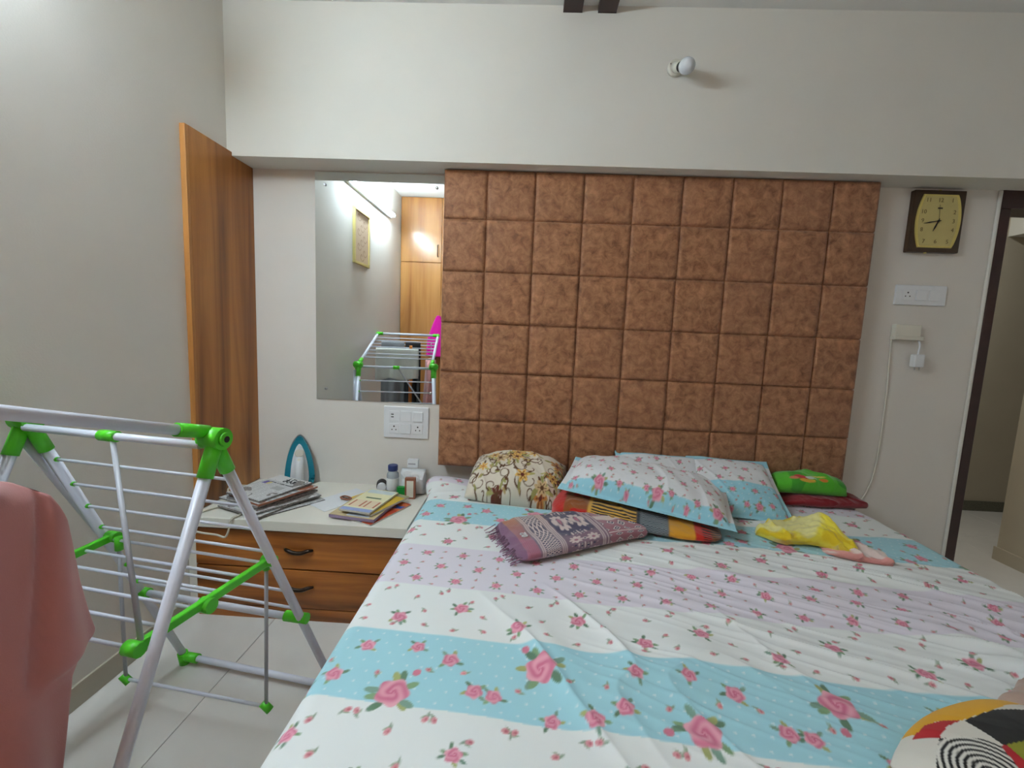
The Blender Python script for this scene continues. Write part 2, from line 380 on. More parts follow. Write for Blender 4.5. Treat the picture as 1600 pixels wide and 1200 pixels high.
# ================================================================== LAMPS
tl = thing('tube_light', 'white LED tube batten glowing high on the side wall above the framed picture', 'tube light', (XL, -1.55, 2.47))
box('housing', (XL, -2.27, 2.440), (XL + .024, -1.07, 2.500), M['plastic'], tl, .003)
tube('diffuser', [(XL + .048, -2.255, 2.47), (XL + .048, -1.085, 2.47)], .013, emit_mat('tube_glow', (.76, .92, 1.03), TUBE_STRENGTH), tl, 16)
for y in (-2.27, -1.085): box('end_cap', (XL + .020, y, 2.452), (XL + .062, y + .015, 2.488), M['plastic'], tl, .003)
cl = thing('corridor_fill_lamp', 'small round unseen ceiling lamp added to brighten the corridor', 'ceiling lamp', (3.1, .75, ZC))  # unseen lamp added to brighten the corridor beam; position guessed
lathe('base_ring', [(.09, 0), (.09, -.015), (.08, -.02)], (3.1, .75, ZC), (0, 0, 1), M['plastic'], cl)
lathe('diffuser', [(.08, -.02), (.07, -.035), (.03, -.045), (.001, -.047)], (3.1, .75, ZC), (0, 0, 1), emit_mat('corridor_fill_glow', (.95, 1., 1.), CORRIDOR_WATT), cl)

# ================================================================== HEADBOARD
hb = thing('headboard', 'tall brown suede headboard of square padded panels behind the bed', 'headboard', (BW / 2, 0, .617))
box('backing_board', (0.004, -.070, .621), (BW - .004, -.002, ZB - .002), M['suede'], hb, .004)
hx = [0, .213, .4475, .682, .9175, 1.153, 1.388, 1.62, 1.855, BW]
hz = [.617, .864, 1.112, 1.36, 1.614, 1.866, ZB - .001]
pad_me = {}
def pad(w, h):
    k = (round(w, 4), round(h, 4))
    if k in pad_me: return pad_me[k]
    n = 13; s = np.linspace(-1, 1, n); s = np.sign(s) * (1 - (1 - np.abs(s)) ** 1.7)
    X, Z = np.meshgrid(s, s); d = np.minimum((1 - np.abs(X)) * w / 2, (1 - np.abs(Z)) * h / 2)
    y = -.012 * np.sqrt(np.clip(1 - (1 - np.clip(d / .011, 0, 1)) ** 2, 0, 1)) - .005 * (1 - X ** 2) * (1 - Z ** 2)
    P = np.stack([X * w / 2, y, Z * h / 2], -1); me = grid_mesh('padded_panel', P); me.materials.append(M['suede']); pad_me[k] = me
    return me
for i in range(9):
    for j in range(6):
        o = link('padded_panel', pad(hx[i + 1] - hx[i] - .0015, hz[j + 1] - hz[j] - .0015), None, hb)
        o.location = inv(hb, ((hx[i] + hx[i + 1]) / 2, -.069, (hz[j] + hz[j + 1]) / 2))

# ================================================================== WALL THINGS, LEFT
sp = thing('wood_panel', 'tall brown woodgrain side panel fixed to the wall beside the mirror', 'wood panel', (XL, -.22, TZ))
box('board', (XL, -.425, TZ), (XL + .024, 0, 2.117), M['woodv'], sp, .001)
box('edge_band', (XL, -.443, TZ), (XL + .024, -.425, 2.117), M['edge'], sp, .002)

mi = thing('wall_mirror', 'frameless rectangular mirror hung between the wood panel and headboard', 'mirror', (-.345, 0, .93))
box('glass', (-.675, -.006, .928), (-.008, -.001, 2.092), M['mirror'], mi)
for x, z in ((-.622, 2.03), (-.05, 2.03), (-.622, .985), (-.06, .985)):
    lathe('screw_cap', [(.007, 0), (.007, .005), (.004, .008)], (x, -.006, z), (0, -1, 0), M['steel'], mi, 12)

def switch_board(name, label, x0, x1, z0, z1, rows, group=None):
    t = thing(name, label, 'switchboard', ((x0 + x1) / 2, 0, z0))
    box('plate', (x0, -.010, z0), (x1, 0, z1), M['plastic'], t, .004)
    nr = len(rows); h = (z1 - z0 - .036) / nr
    for r, row in enumerate(rows):
        nc = len(row); w = (x1 - x0 - .05) / nc; zc = z1 - .018 - h * (r + .5)
        for c, k in enumerate(row):
            xc = x0 + .025 + w * (c + .5); hw = min(w, h) / 2 * .84
            if k == 's':
                o = box('switch', (xc - hw, -.016, zc - hw), (xc + hw, -.010, zc + hw), M['plastic'], t, .002)
                o.rotation_euler.x = 0
            elif k == 'b': box('blank_plate', (xc - hw, -.0125, zc - hw), (xc + hw, -.010, zc + hw), M['plastic'], t, .001)
            elif k == 'u':
                o = box('usb_outlet', (xc - hw, -.0125, zc - hw), (xc + hw, -.010, zc + hw), M['plastic'], t, .001)
                for d in (-.008, .006):
                    bm = bmesh.new(); a = inv(t, (xc - hw * .6, -.0132, zc + d)); add_box(bm, a, a + Vector((.014, .001, .005))); link('usb_slot', bm_mesh(bm, 'usb_slot'), M['dark'], o)
            else:
                o = box('socket', (xc - hw, -.0125, zc - hw), (xc + hw, -.010, zc + hw), M['plastic'], t, .001)
                for dx, dz, rr in ((0, .42, .16), (-.4, -.25, .12), (.4, -.25, .12)):
                    q = lathe('socket_hole', [(hw * rr, 0), (hw * rr, .0006)], (xc + dx * hw, -.0126, zc + dz * hw), (0, -1, 0), M['dark'], None, 10)
                    q.data.transform(Matrix.Translation(-t.location)); q.parent = o
    return t
switch_board('switchboard', 'white square switchboard with six modules under the mirror', -.309, -.067, .737, .908, (('u', 'b', 's'), ('p', 's', 'p')))
switch_board('switchboard', 'narrow white switchboard with one socket below the wall clock', 2.254, 2.50, 1.542, 1.64, (('p', 's', 'b'),))

# framed picture on the left wall (seen in the mirror)
pf = thing('framed_picture', 'upright gilt framed beige picture hung on the side wall', 'picture', (XL, -1.5, 1.84))
box('mount', (XL, -1.66, 1.86), (XL + .012, -1.34, 2.29), M['brown'], pf)
n = 60; S = np.linspace(0, .28, n); T = np.linspace(0, .40, 80); pr = Print(S, T, (196, 172, 148))
for k in range(9):
    x0, y0 = .14 + .07 * math.sin(k * 2.1), .05 + .04 * k
    pr.stroke([(x0 + .035 * math.cos(a) * a / 4, y0 + .03 * math.sin(a) * a / 4) for a in np.linspace(0, 6, 30)], .004, (150, 122, 100))
X, Z = np.meshgrid(S, T); P = np.stack([np.full_like(X, XL + .0135) - pf.location.x, -1.36 - X - pf.location.y, 1.875 + Z - pf.location.z], -1)
link('print', grid_mesh('print', P, pr.c, smooth=False), M['print'], pf)
for a, b in (((-1.668, 1.85), (-1.332, 1.872)), ((-1.668, 2.278), (-1.332, 2.30)), ((-1.668, 1.872), (-1.648, 2.278)), ((-1.352, 1.872), (-1.332, 2.278))):
    box('frame_rail', (XL, a[0], a[1]), (XL + .022, b[0], b[1]), M['gold'], pf, .003)

# ================================================================== WALL THINGS, RIGHT
ck = thing('wall_clock', 'rectangular dark brown wall clock with barrel shaped gold dial', 'clock', (2.388, 0, 1.795))
cx0, cx1, cz0, cz1 = 2.268, 2.508, 1.795, 2.086; ccx, ccz = (cx0 + cx1) / 2, (cz0 + cz1) / 2
box('frame', (cx0, -.028, cz0), (cx1, 0, cz1), M['clockwood'], ck, .004)
def barrel(w, h, b, n=14):
    o = []
    for k in range(n + 1):
        t = -1 + 2 * k / n; o.append((w + b * (1 - t * t), t * h))
    return o + [(-x, -y) for x, y in o]
prism('dial_rim', barrel(.080, .124, .024), (ccx, -.028, ccz), (1, 0, 0), (0, 0, 1), .006, M['gold2'], ck, .002)
prism('dial', barrel(.070, .116, .021), (ccx - .003, -.034, ccz), (1, 0, 0), (0, 0, 1), .0015, M['gold'], ck)
for k in range(1, 13):
    a = math.radians(90 - 30 * k); ca, sa = math.cos(a), math.sin(a)
    q = min(.072 / max(abs(ca), 1e-6), .096 / max(abs(sa), 1e-6))
    text_mesh('numeral', str(k), .027, (ccx - .003 + q * ca, -.0358, ccz + q * sa), (1, 0, 0), (0, 0, 1), M['numeral'], ck)
box('emblem', (ccx - .012, -.0362, ccz + .056), (ccx + .010, -.0356, ccz + .063), M['clockwood'], ck)
def hand(name, ang, ln, w, y):
    a = math.radians(90 - ang); d = Vector((math.cos(a), 0, math.sin(a))); p_ = Vector((-d.z, 0, d.x))
    prism(name, ((-.012, -w * .5), (ln * .6, -w), (ln, -.0006), (ln, .0006), (ln * .6, w), (-.012, w * .5)), (ccx - .003, y, ccz), d, p_, .001, M['black'], ck)
hand('hour_hand', 202, .052, .0036, -.0375); hand('minute_hand', 259, .070, .0028, -.039); hand('second_hand', 356, .075, .0007, -.040)
lathe('hand_pin', [(.005, 0), (.005, .005)], (ccx - .003, -.0365, ccz), (0, -1, 0), M['black'], ck, 12)
for dx, z in ((0.0, cz1), (-.03, cz0)): lathe('frame_clip', [(.006, 0), (.006, .006), (.003, .008)], (ccx + dx, -.02, z - .004 if z > 2 else z - .004), (0, 0, 1), M['gold2'], ck, 10)

jb = thing('junction_box', 'small cream plastic cable box on the wall above the hanging charger', 'cable box', (2.33, 0, 1.368))
box('cover', (2.264, -.028, 1.385), (2.39, 0, 1.444), M['plastic2'], jb, .003)
box('lip', (2.262, -.034, 1.368), (2.402, 0, 1.388), M['plastic2'], jb, .003)
chg = thing('phone_charger', 'white cube phone charger dangling from a short cable', 'charger', (2.39, 0, 1.23))
box('body', (2.362, -.046, 1.236), (2.412, -.014, 1.30), M['plastic'], chg, .006)
tube('cable', spline([(2.388, -.02, 1.37), (2.390, -.03, 1.345), (2.385, -.032, 1.31), (2.385, -.032, 1.298)]), .004, M['plastic'], chg, 8)
for dx in (-.01, .012): tube('pin', [(2.388 + dx, -.032, 1.238), (2.388 + dx, -.032, 1.222)], .0022, M['steel'], chg, 8)
tag(tube('wall_cable', spline([(2.268, -.006, 1.372), (2.270, -.006, 1.30), (2.278, -.006, 1.143), (2.282, -.006, .877), (2.274, -.006, .689), (2.25, -.006, .58), (2.211, -.006, .494), (2.19, -.006, .40)]), .004, M['plastic2'], None, 8),
    'thin cream cable running down the wall behind the bed corner', 'cable')

# bulb on the beam
bx, bz = 1.045, 2.525
bl = thing('wall_bulb', 'white light bulb in a plastic holder on the beam', 'bulb', (bx, YB, bz))
lathe('holder_base', [(.036, 0), (.036, .010), (.030, .016)], (bx, YB, bz), (0, -1, 0), M['plastic2'], bl, 24)
ax = Vector((.20, -1, -.50)).normalized()
lathe('socket', [(.024, 0), (.022, .03), (.020, .05)], (bx, YB - .010, bz), ax, M['plastic2'], bl, 20)
lathe('collar', [(.0205, .050), (.0205, .057), (.018, .060)], (bx, YB - .010, bz), ax, M['black'], bl, 20)
lathe('glass', [(.016, .060), (.021, .072), (.030, .092), (.033, .108), (.030, .124), (.020, .137), (.008, .142), (.001, .143)], (bx, YB - .010, bz), ax, M['bulb'], bl, 24)
lathe('screw', [(.003, 0), (.003, .002)], (bx - .024, YB - .014, bz + .012), (0, -1, 0), M['dark'], bl, 8)
# two dark battens on the ceiling
for k, (x0, x1) in enumerate(((.533, .618), (.687, .769))):
    t = thing('ceiling_batten', 'dark brown wooden batten under the ceiling, ' + ('farther from the bulb' if k == 0 else 'nearer to the bulb'), 'batten', ((x0 + x1) / 2, -.6, ZC), 'pair of dark battens under the ceiling')
    box('bar', (x0, -1.1, ZC - .03), (x1, YB - .004, ZC), M['darkwood'], t, .003)
    box('end_cap', (x0, YB - .004, ZC - .03), (x1, YB, ZC), M['darkwood'], t)

# ================================================================== WARDROBE (behind the camera, seen in the mirror)
WY = -2.654
wr = thing('wardrobe', 'floor to ceiling woodgrain wardrobe with loft doors reflected in the mirror', 'wardrobe', (0.1, -2.98, 0))
box('carcass', (XL + .004, -3.296, 0), (1.3, WY - .02, ZC - .004), M['woodw'], wr)
wxs = [XL + .004, -.562, -.10, .36, .83, 1.3]
for i in range(5):
    for z0, z1 in ((.08, 2.073), (2.081, ZC - .006)):
        d = box('door', (wxs[i] + .002, WY - .02, z0), (wxs[i + 1] - .002, WY, z1), M['woodw'], wr, .0015)
        hxp = wxs[i] + .04 if i % 2 else wxs[i + 1] - .04; zc = (1.0 if z0 < 1 else 2.14)
        h = tube('handle', [(hxp, WY + .001, zc), (hxp, WY + .022, zc + .01), (hxp, WY + .022, zc + .12), (hxp, WY + .001, zc + .13)], .005, M['darkmetal'], None, 8)
        h.data.transform(Matrix.Translation(-wr.location)); h.parent = d

# ================================================================== BED
bd = thing('bed', 'wide bed base and mattress under the floral sheet', 'bed', (BW / 2, -1.07, 0))
box('bed_base', (.03, -2.06, 0), (BW - .03, -.10, .36), M['woodh'], bd, .004)
box('mattress', (.012, -2.075, .36), (BW - .012, -.09, BZ - .012), M['paper'], bd, .03, 3)

SLOPE = .08
def sheet_bump(x, y):
    h = 0.004 * (fbm(x * 4, y * 4, 11) - .5)
    # long diagonal drag folds running from the pillows to the far foot corner
    w = fbm(x * 2.2, y * 2.2, 21) * .45
    a = math.radians(-24); c = (x * -math.sin(a) + y * math.cos(a)) + .10 * w; l = x * math.cos(a) + y * math.sin(a)
    rg = .65 * (1 - np.abs(2 * vnoise(c * 17, l * 1.3, 31) - 1)) + .45 * (1 - np.abs(2 * vnoise(c * 34 + 7, l * 1.8, 33) - 1)) ** 1.5; m = np.clip((x - .55) / .6, 0, 1) * np.clip((-y - .62) / .25, 0, 1) * np.clip((1.62 + y) / .3 + np.clip((1.0 - x) * 3, 0, 1), .15, 1)
    h = h + .024 * rg ** 2.2 * m * (.4 + .8 * vnoise(x * 3, y * 3, 5))
    a = math.radians(-58); c = (x * -math.sin(a) + y * math.cos(a)) + .16 * w; l = x * math.cos(a) + y * math.sin(a)
    rg = 1 - np.abs(2 * vnoise(c * 9, l * 1.6, 41) - 1); m = np.clip((-y - 1.0) / .3, 0, 1) * np.clip((x - .22) / .3, 0, 1)
    h = h + .024 * rg ** 3 * m * (.2 + vnoise(x * 2.5, y * 2.5, 6))
    a = math.radians(20); c = (x * -math.sin(a) + y * math.cos(a)) + .1 * w; l = x * math.cos(a) + y * math.sin(a)
    rg = 1 - np.abs(2 * vnoise(c * 12, l * 2, 51) - 1); m = np.clip((y + .8) / .3, 0, 1)
    return h + .008 * rg ** 2.5 * m
def axis_pts(lo, hi, step_segments):
    out = [lo]
    for end, st in step_segments:
        n_ = max(1, int(round((end - out[-1]) / st))); out += list(np.linspace(out[-1], end, n_ + 1)[1:])
    return np.array(out)
S = axis_pts(-.40, BW + .40, ((-.03, .012), (BW + .03, .0034), (BW + .40, .014)))
T = axis_pts(-2.48, -.10, ((-2.06, .02), (-1.72, .008), (-.72, .0032), (-.10, .0046)))
pr = Print(S, T, (232, 236, 234))
X, Y = np.meshgrid(S, T); tt = Y + SLOPE * X + .012 * (fbm(X * 2.5, Y * 2.5, 61) - .5)
PER = .86
ph = (tt + 1.46) % PER
band = lambda a, b: sm(ph - a, .004) * sm(b - ph, .004)
pr.band(band(.415, .66), (224, 219, 228)); pr.band(band(0., .21), (166, 214, 224))
# white pin dots on the blue stripes
u_ = X / .034; v_ = ph / .030; row = np.floor(v_); du = ((u_ + .5 * (row % 2)) % 1 - .5) * .034; dv = (v_ % 1 - .5) * .030
pr.band(sm(.0026 - np.hypot(du, dv), .0018) * band(.008, .202) * .75, (232, 240, 242))
r2 = random.Random(7)
for per in range(-2, 3):
    t0 = -1.46 + PER * per
    for k in range(-3, 14):                                     # big roses of the blue stripe
        x = .195 + .312 * k; t = t0 + (.028 if k % 2 == 0 else .138)
        pr.rose(x, t - SLOPE * x, .034, 1.1 * k + .4, 8, True)
        for dx, dt, R in ((.105, .135 if k % 2 == 0 else .02, .019), (-.10, .15 if k % 2 == 0 else .05, .017), (.17, .055, .018), (.02, .165 if k % 2 == 0 else .012, .016)):
            xx = x + dx; pr.rose(xx, t0 + dt - SLOPE * xx, R, k * 2 + dx * 40, 4)
        for dx, dt in ((.06, .10), (-.05, .075), (.14, .10)):
            xx = x + dx; pr.bud(xx, t0 + dt - SLOPE * xx, .007, 2. + k + dx * 9)
    for k in range(-4, 20):                                     # small buds and middling roses on the white stripe
        x = -.05 + .158 * k; t = t0 + (.262 if k % 2 else .325)
        pr.rose(x + .03, t - SLOPE * x, .019, k * 1.7, 6)
        for dx, dt in ((.02, .235), (.09, .30), (.055, .36), (.12, .385), (-.02, .40), (.10, .245)):
            xx = x + dx; pr.bud(xx, t0 + dt - SLOPE * xx, .007, r2.uniform(0, 6.3))
        x2 = x + .05; t = t0 + (.70 if k % 2 else .765)
        pr.rose(x2 + .03, t - SLOPE * x2, .016, k * 1.3, 6)
        for dx, dt in ((.02, .69), (.09, .735), (.055, .80), (.12, .835), (-.02, .835)):
            xx = x2 + dx; pr.bud(xx, t0 + dt - SLOPE * xx, .008, r2.uniform(0, 6.3))
    for k in range(-4, 26):                                     # rows of roses on the lilac stripe
        for q in range(3):
            x = .01 + .124 * k + .062 * (q % 2); t = t0 + .452 + .078 * q
            pr.rose(x, t - SLOPE * x, .0135, k * 2.2 + q, 6)
            pr.bud(x + .06, t - SLOPE * x + .012, .005, r2.uniform(0, 6.3)); pr.bud(x + .055, t - SLOPE * x - .030, .0045, r2.uniform(0, 6.3))
# roses on the white in front of the nearest blue stripe
# drape: flat top, rounded edge, then hanging sides
RE = .05; D2 = RE * math.pi / 2
def drape(X, Y):
    lo, hi, fo = RE, BW - RE, -2.08 + RE
    ox = np.where(X < lo, X - lo, np.where(X > hi, X - hi, 0.)); oy = np.where(Y < fo, Y - fo, 0.)
    d = np.hypot(ox, oy); dd = np.maximum(d, 1e-9); ux, uy = ox / dd, oy / dd
    rad = np.where(d < D2, RE * np.sin(np.minimum(d, D2) / RE), RE); drop = np.where(d < D2, RE * (1 - np.cos(np.minimum(d, D2) / RE)), RE + (d - D2))
    wav = np.clip((d - D2) / .3, 0, 1) * (.012 + .014 * np.sin((X * (np.abs(uy)) + Y * np.abs(ux)) * 21 + 3 * vnoise(X * 3, Y * 3, 3)))
    px = np.clip(X, lo, hi) + ux * (rad + wav); py = np.maximum(Y, fo) + uy * (rad + wav)
    pz = BZ - drop + sheet_bump(X, Y) * np.clip(1 - d / D2, 0, 1)
    return px, py, pz
px, py, pz = drape(X, Y)
# bunched corner by the side table
pz = pz + .028 * np.exp(-((X - .07) / .08) ** 2 - ((Y + .15) / .06) ** 2)
px = px - .05 * np.exp(-((X - .01) / .08) ** 2 - ((Y + .13) / .10) ** 2)
sheet = link('bedsheet', grid_mesh('bedsheet', np.stack([px, py, pz], -1), pr.c), M['cloth'])
sheet.data.flip_normals() if sheet.data.polygons[len(sheet.data.polygons) // 2].normal.z < 0 else None
tag(sheet, 'white bedsheet with pale blue stripes and pink rose print', 'bedsheet')

# ------------------------------------------------------------------ soft things on the bed
def frame3(e1, e2):
    e1 = Vector(e1).normalized(); e2 = Vector(e2); e2 = (e2 - e1 * e2.dot(e1)).normalized(); return e1, e2, e1.cross(e2)
def pillow(name, c, e1, e2, L, Wd, H, paint, label, cat='pillow', flange=0., res=.004, seed=0, wr=.006, group=None, p=2.6, matname='cloth', pinch=.06, floor_z=None, under=.25, rnd=0.):
    e1, e2, e3 = frame3(e1, e2); c = Vector(c)
    ns = int(L / res); nt = int(Wd / res); S = np.linspace(-L / 2, L / 2, ns); T = np.linspace(-Wd / 2, Wd / 2, nt)
    X, Y = np.meshgrid(S, T); bl_, bw_ = L / 2 - flange, Wd / 2 - flange
    s = np.clip(np.abs(X) / bl_, 0, 1); t = np.clip(np.abs(Y) / bw_, 0, 1)
    h = H / 2 * ((1 - s ** p) * (1 - t ** p)) ** .55
    edge = np.maximum(np.abs(X) / (L / 2), np.abs(Y) / (Wd / 2))
    k = 1 - pinch * (1 - (np.abs(X) / (L / 2)) ** 2) * (np.abs(Y) / (Wd / 2)) ** 3; k2 = 1 - pinch * (1 - (np.abs(Y) / (Wd / 2)) ** 2) * (np.abs(X) / (L / 2)) ** 3
    wrk = wr * (fbm(X * 9 + seed, Y * 9, seed) - .5) * 2 + wr * .8 * (1 - np.abs(2 * vnoise(X * 14 + Y * 6, Y * 4, seed + 3) - 1)) ** 3
    top = h + wrk * np.clip(h / (H * .2), 0, 1) + .0015 + .004 * flange / .05 * (fbm(X * 14, Y * 14, seed + 9) - .5) * (edge < .999)
    bot = -h * under - .0015
    rim = np.zeros(X.shape, bool); rim[0] = rim[-1] = True; rim[:, 0] = rim[:, -1] = True
    top = np.where(rim, 0., np.maximum(top, .0012)); bot = np.where(rim, 0., bot)
    rx = np.sqrt(1 - .5 * rnd * (Y / (Wd / 2)) ** 2); ry_ = np.sqrt(1 - .5 * rnd * (X / (L / 2)) ** 2); k = k * ry_; k2 = k2 * rx
    P = []
    for z in (top, bot):
        q = np.stack([X * k2, Y * k, z], -1); W3 = np.array(c)[None, None] + q[..., :1] * np.array(e1) + q[..., 1:2] * np.array(e2) + q[..., 2:] * np.array(e3)
        if floor_z is not None: W3[..., 2] = np.maximum(W3[..., 2], floor_z + (.0 if z is bot else .004) + .0)
        P.append(W3)
    pr = Print(S, T, (220, 220, 220)); paint(pr, X, Y, L, Wd, flange)
    top_me = grid_mesh(name, P[0], pr.c); low = grid_mesh(name + '_low', P[1], pr.c)
    bm = bmesh.new(); bm.from_mesh(top_me); bm.from_mesh(low); bpy.data.meshes.remove(low); bmesh.ops.remove_doubles(bm, verts=[v for v in bm.verts if v.is_boundary] + [v for v in bm.verts if not v.is_boundary and False], dist=.0004)
    bmesh.ops.recalc_face_normals(bm, faces=bm.faces); bm.to_mesh(top_me); bm.free()
    o = link(name, top_me, M[matname]); return tag(o, label, cat, group)
def rose_pillow(variant):
    def f(pr, X, Y, L, W, fl):
        pr.c[:] = lin((226, 228, 230)); rr = random.Random(variant)
        e = np.minimum(L / 2 - np.abs(X), W / 2 - np.abs(Y))
        low = sm(-W / 2 + .062 - Y, .003) if variant != 3 else sm(-.02 - Y, .003)
        blue = np.clip(low + sm(Y - (W / 2 - .05), .003), 0, 1)
        pr.band(blue, (158, 212, 226))
        d = np.hypot((X / .03) % 1 - .5, (Y / .026) % 1 - .5); pr.band(blue * sm(.08 - d, .05) * .7, (232, 240, 242))
        n = 0
        for i in range(-6, 7):
            for j in range(-4, 5):
                x = i * .10 + (.05 if j % 2 else 0) + rr.uniform(-.01, .01); y = j * .07 + rr.uniform(-.008, .008)
                if abs(x) > L / 2 - .02 or abs(y) > W / 2 - .02: continue
                pr.rose(x, y, .0115, rr.uniform(0, 6), 6); pr.bud(x + .05, y + .01, .0045, rr.uniform(0, 6)); pr.bud(x + .015, y - .034, .004, rr.uniform(0, 6))
        for k in range(-3, 4):
            x = k * .24 + .05; pr.rose(x, -W / 2 + .055, .022 if variant != 3 else .016, k * 1.4, 7)
            pr.rose(x + .12, -W / 2 + .035, .010, k, 4)
    return f
# pillow propped on the folded quilt
pillow('pillow', (.985, -.405, .664), (.66, -.20, -.06), (.12, .42, .045), .73, .41, .20, rose_pillow(1), 'rose print pillow propped on the patchwork quilt with its blue hem forward', flange=.028, seed=1, rnd=.18, wr=.009, group='rose print pillows')
pillow('pillow', (1.165, -.165, .645), (.62, -.0, -.02), (.02, .16, .15), .52, .31, .11, rose_pillow(2), 'rose print pillow tucked behind the propped pillow against the headboard', flange=.03, seed=2, group='rose print pillows')
pillow('pillow', (1.45, -.262, .648), (.60, -.05, -.02), (.02, .30, .155), .40, .40, .11, rose_pillow(3), 'rose print pillow lying flat beside the green bag with a wide blue band', flange=.025, seed=3, group='rose print pillows')

def floral(pr, X, Y, L, W, fl):
    pr.c[:] = lin((214, 204, 186)); rr = random.Random(3)
    br, ol, og, yl, mr = (96, 62, 34), (150, 146, 84), (196, 126, 56), (222, 178, 92), (104, 44, 32)
    for k in range(46):
        x0, y0 = rr.uniform(-L / 2, L / 2), rr.uniform(-W / 2, W / 2); a0 = rr.uniform(0, 6.3); sg = rr.choice((-1, 1)); q = rr.uniform(.018, .036)
        pts = []
        for u in np.linspace(0, 1, 50):
            a = a0 + sg * 6.5 * u * u; r = q * (1.35 - u); pts.append((x0 + r * math.cos(a) + .03 * u, y0 + r * math.sin(a)))
        pr.stroke(pts[:25], .0034, br); pr.stroke(pts[25:], .0022, br)
        for u in (0, 8): pr.ell(pts[u][0], pts[u][1], .013, .005, a0, rr.choice((ol, br, (176, 150, 96))))
    for k in range(24):
        x, y = rr.uniform(-L / 2, L / 2), rr.uniform(-W / 2, W / 2); c1, c2 = rr.choice(((og, mr), (yl, og), (mr, br), (yl, mr), ((206, 176, 130), br))); R = rr.uniform(.013, .022)
        for q in range(3):
            a = q * 2.1 + y * 20; pr.ell(x + 2 * R * math.cos(a), y + 2 * R * math.sin(a), R * 1.0, R * .35, a + .2, rr.choice((ol, (176, 168, 104), br)))
        for q in range(6):
            a = q * 1.047 + x * 9; pr.ell(x + R * math.cos(a), y + R * math.sin(a), R * .72, R * .40, a, c1)
            pr.ell(x + R * .8 * math.cos(a), y + R * .8 * math.sin(a), R * .35, R * .12, a, c2)
        pr.ell(x, y, R * .45, R * .45, 0, c2)
pillow('floral_cushion', (.425, -.27, .622), (.46, -.05, -.015), (.05, .30, .11), .47, .34, .24, floral, 'plump cream cushion with brown scrolls and orange flowers', 'cushion', seed=5, wr=.012, p=2.2, pinch=.04, under=.5, res=.003, rnd=.25)

def bundle(name, c, yaw, L, Wd, H, paint, label, cat, seed=0, n=(90, 110), prof=None, wr=.010, ne=2.6, matname='knit', tilt=0., flat=.35, group=None):
    """soft folded bundle: loops of superellipse sections along its length; lies with its underside at c.z"""
    ns, nl = n; S = np.linspace(-1, 1, ns); A0 = np.linspace(0, 2 * math.pi, nl, endpoint=False); A = -math.pi / 2 - A0
    ss, aa = np.meshgrid(S, A, indexing='ij')
    if prof is None: b = (1 - np.abs(ss) ** 6) ** .30; h = (1 - np.abs(ss) ** 5) ** .5
    else: b, h = prof(ss)
    b = np.maximum(b, .02); h = np.maximum(h, .03)
    ce, se = np.cos(aa), np.sin(aa); y = np.sign(ce) * np.abs(ce) ** (2 / ne) * b * Wd / 2; z = np.sign(se) * np.abs(se) ** (2 / ne) * h * H / 2
    x = ss * L / 2 + .03 * L * (vnoise(aa * 1.5 + 9, ss * 0 + seed, seed + 1) - .5) * np.abs(ss) ** 3
    cr = wr * ((fbm(x * 16 + 5, y * 16 + z * 9, seed) - .5) * 1.6 + (1 - np.abs(2 * vnoise(x * 13 + y * 9 + 3, z * 14 + y * 10, seed + 2) - 1)) ** 3 * .7)
    z = z + cr * (se > -.5) * h ** .5; y = y + cr * .6 * np.sign(ce) * np.abs(ce)
    z = np.maximum(z + H / 2 * h, 0) + .0 ; y = y + wr * 2.5 * (vnoise(x * 7 + 1, seed * 1.7 + x * 0, seed + 4) - .5)
    x2 = x; z = z + np.tan(math.radians(tilt)) * x
    cy, sy = math.cos(math.radians(yaw)), math.sin(math.radians(yaw))
    P = np.stack([c[0] + x2 * cy - y * sy, c[1] + x2 * sy + y * cy, c[2] + z], -1)
    # paint in (s, arc) coordinates
    Sx = S * L / 2; half = Wd / 2 + H / 2
    Tm = A0 / (2 * math.pi) * 2 * (Wd + H) - (Wd + H)
    pr = Print(Tm, Sx, (200, 200, 200)); TX, SX = np.meshgrid(Tm, Sx); paint(pr, SX, TX, L, Wd, H)
    me = grid_mesh(name, P, pr.c, wrap_v=True)
    bm = bmesh.new(); bm.from_mesh(me); bmesh.ops.recalc_face_normals(bm, faces=bm.faces); bm.to_mesh(me); bm.free()
    return tag(link(name, me, M[matname]), label, cat, group)
# arc coordinate: front edge (towards -y side) is about T = -(Wd+H)/2, top centre T = 0 ... see TX use below
def quilt(pr, S, T, L, W, H):
    pr.c[:] = lin((146, 84, 30)); q = S / L + .5
    B = lambda a, b: sm(q - a, .01) * sm(b - q, .01)
    pr.band(B(-.1, .10), (176, 36, 30)); pr.band(B(.10, .24), (140, 80, 34)); pr.band(B(.14, .24) * sm(np.sin(T * 26 + 1), .3), (180, 34, 28))
    st = sm(np.sin(T * 210 + 8 * vnoise(S * 9, T * 2, 4)), .5)
    pr.band(B(.24, .52), (214, 166, 70)); pr.band(B(.26, .52) * st, (40, 30, 24)); pr.band(B(.24, .55) * sm(np.sin(T * 17 + .4) - .72, .1), (206, 140, 36))
    ck_ = sm(np.sin(S * 420) * np.sin(T * 420), .4); pr.band(B(.52, .72), (44, 50, 58)); pr.band(B(.54, .70) * ck_ * .8, (150, 160, 164))
    pr.band(B(.70, .84), (206, 146, 34)); pr.band(B(.84, .93), (190, 40, 30)); pr.band(B(.93, 1.1), (150, 84, 30)); pr.band(B(.88, 1.1) * st, (60, 40, 24))
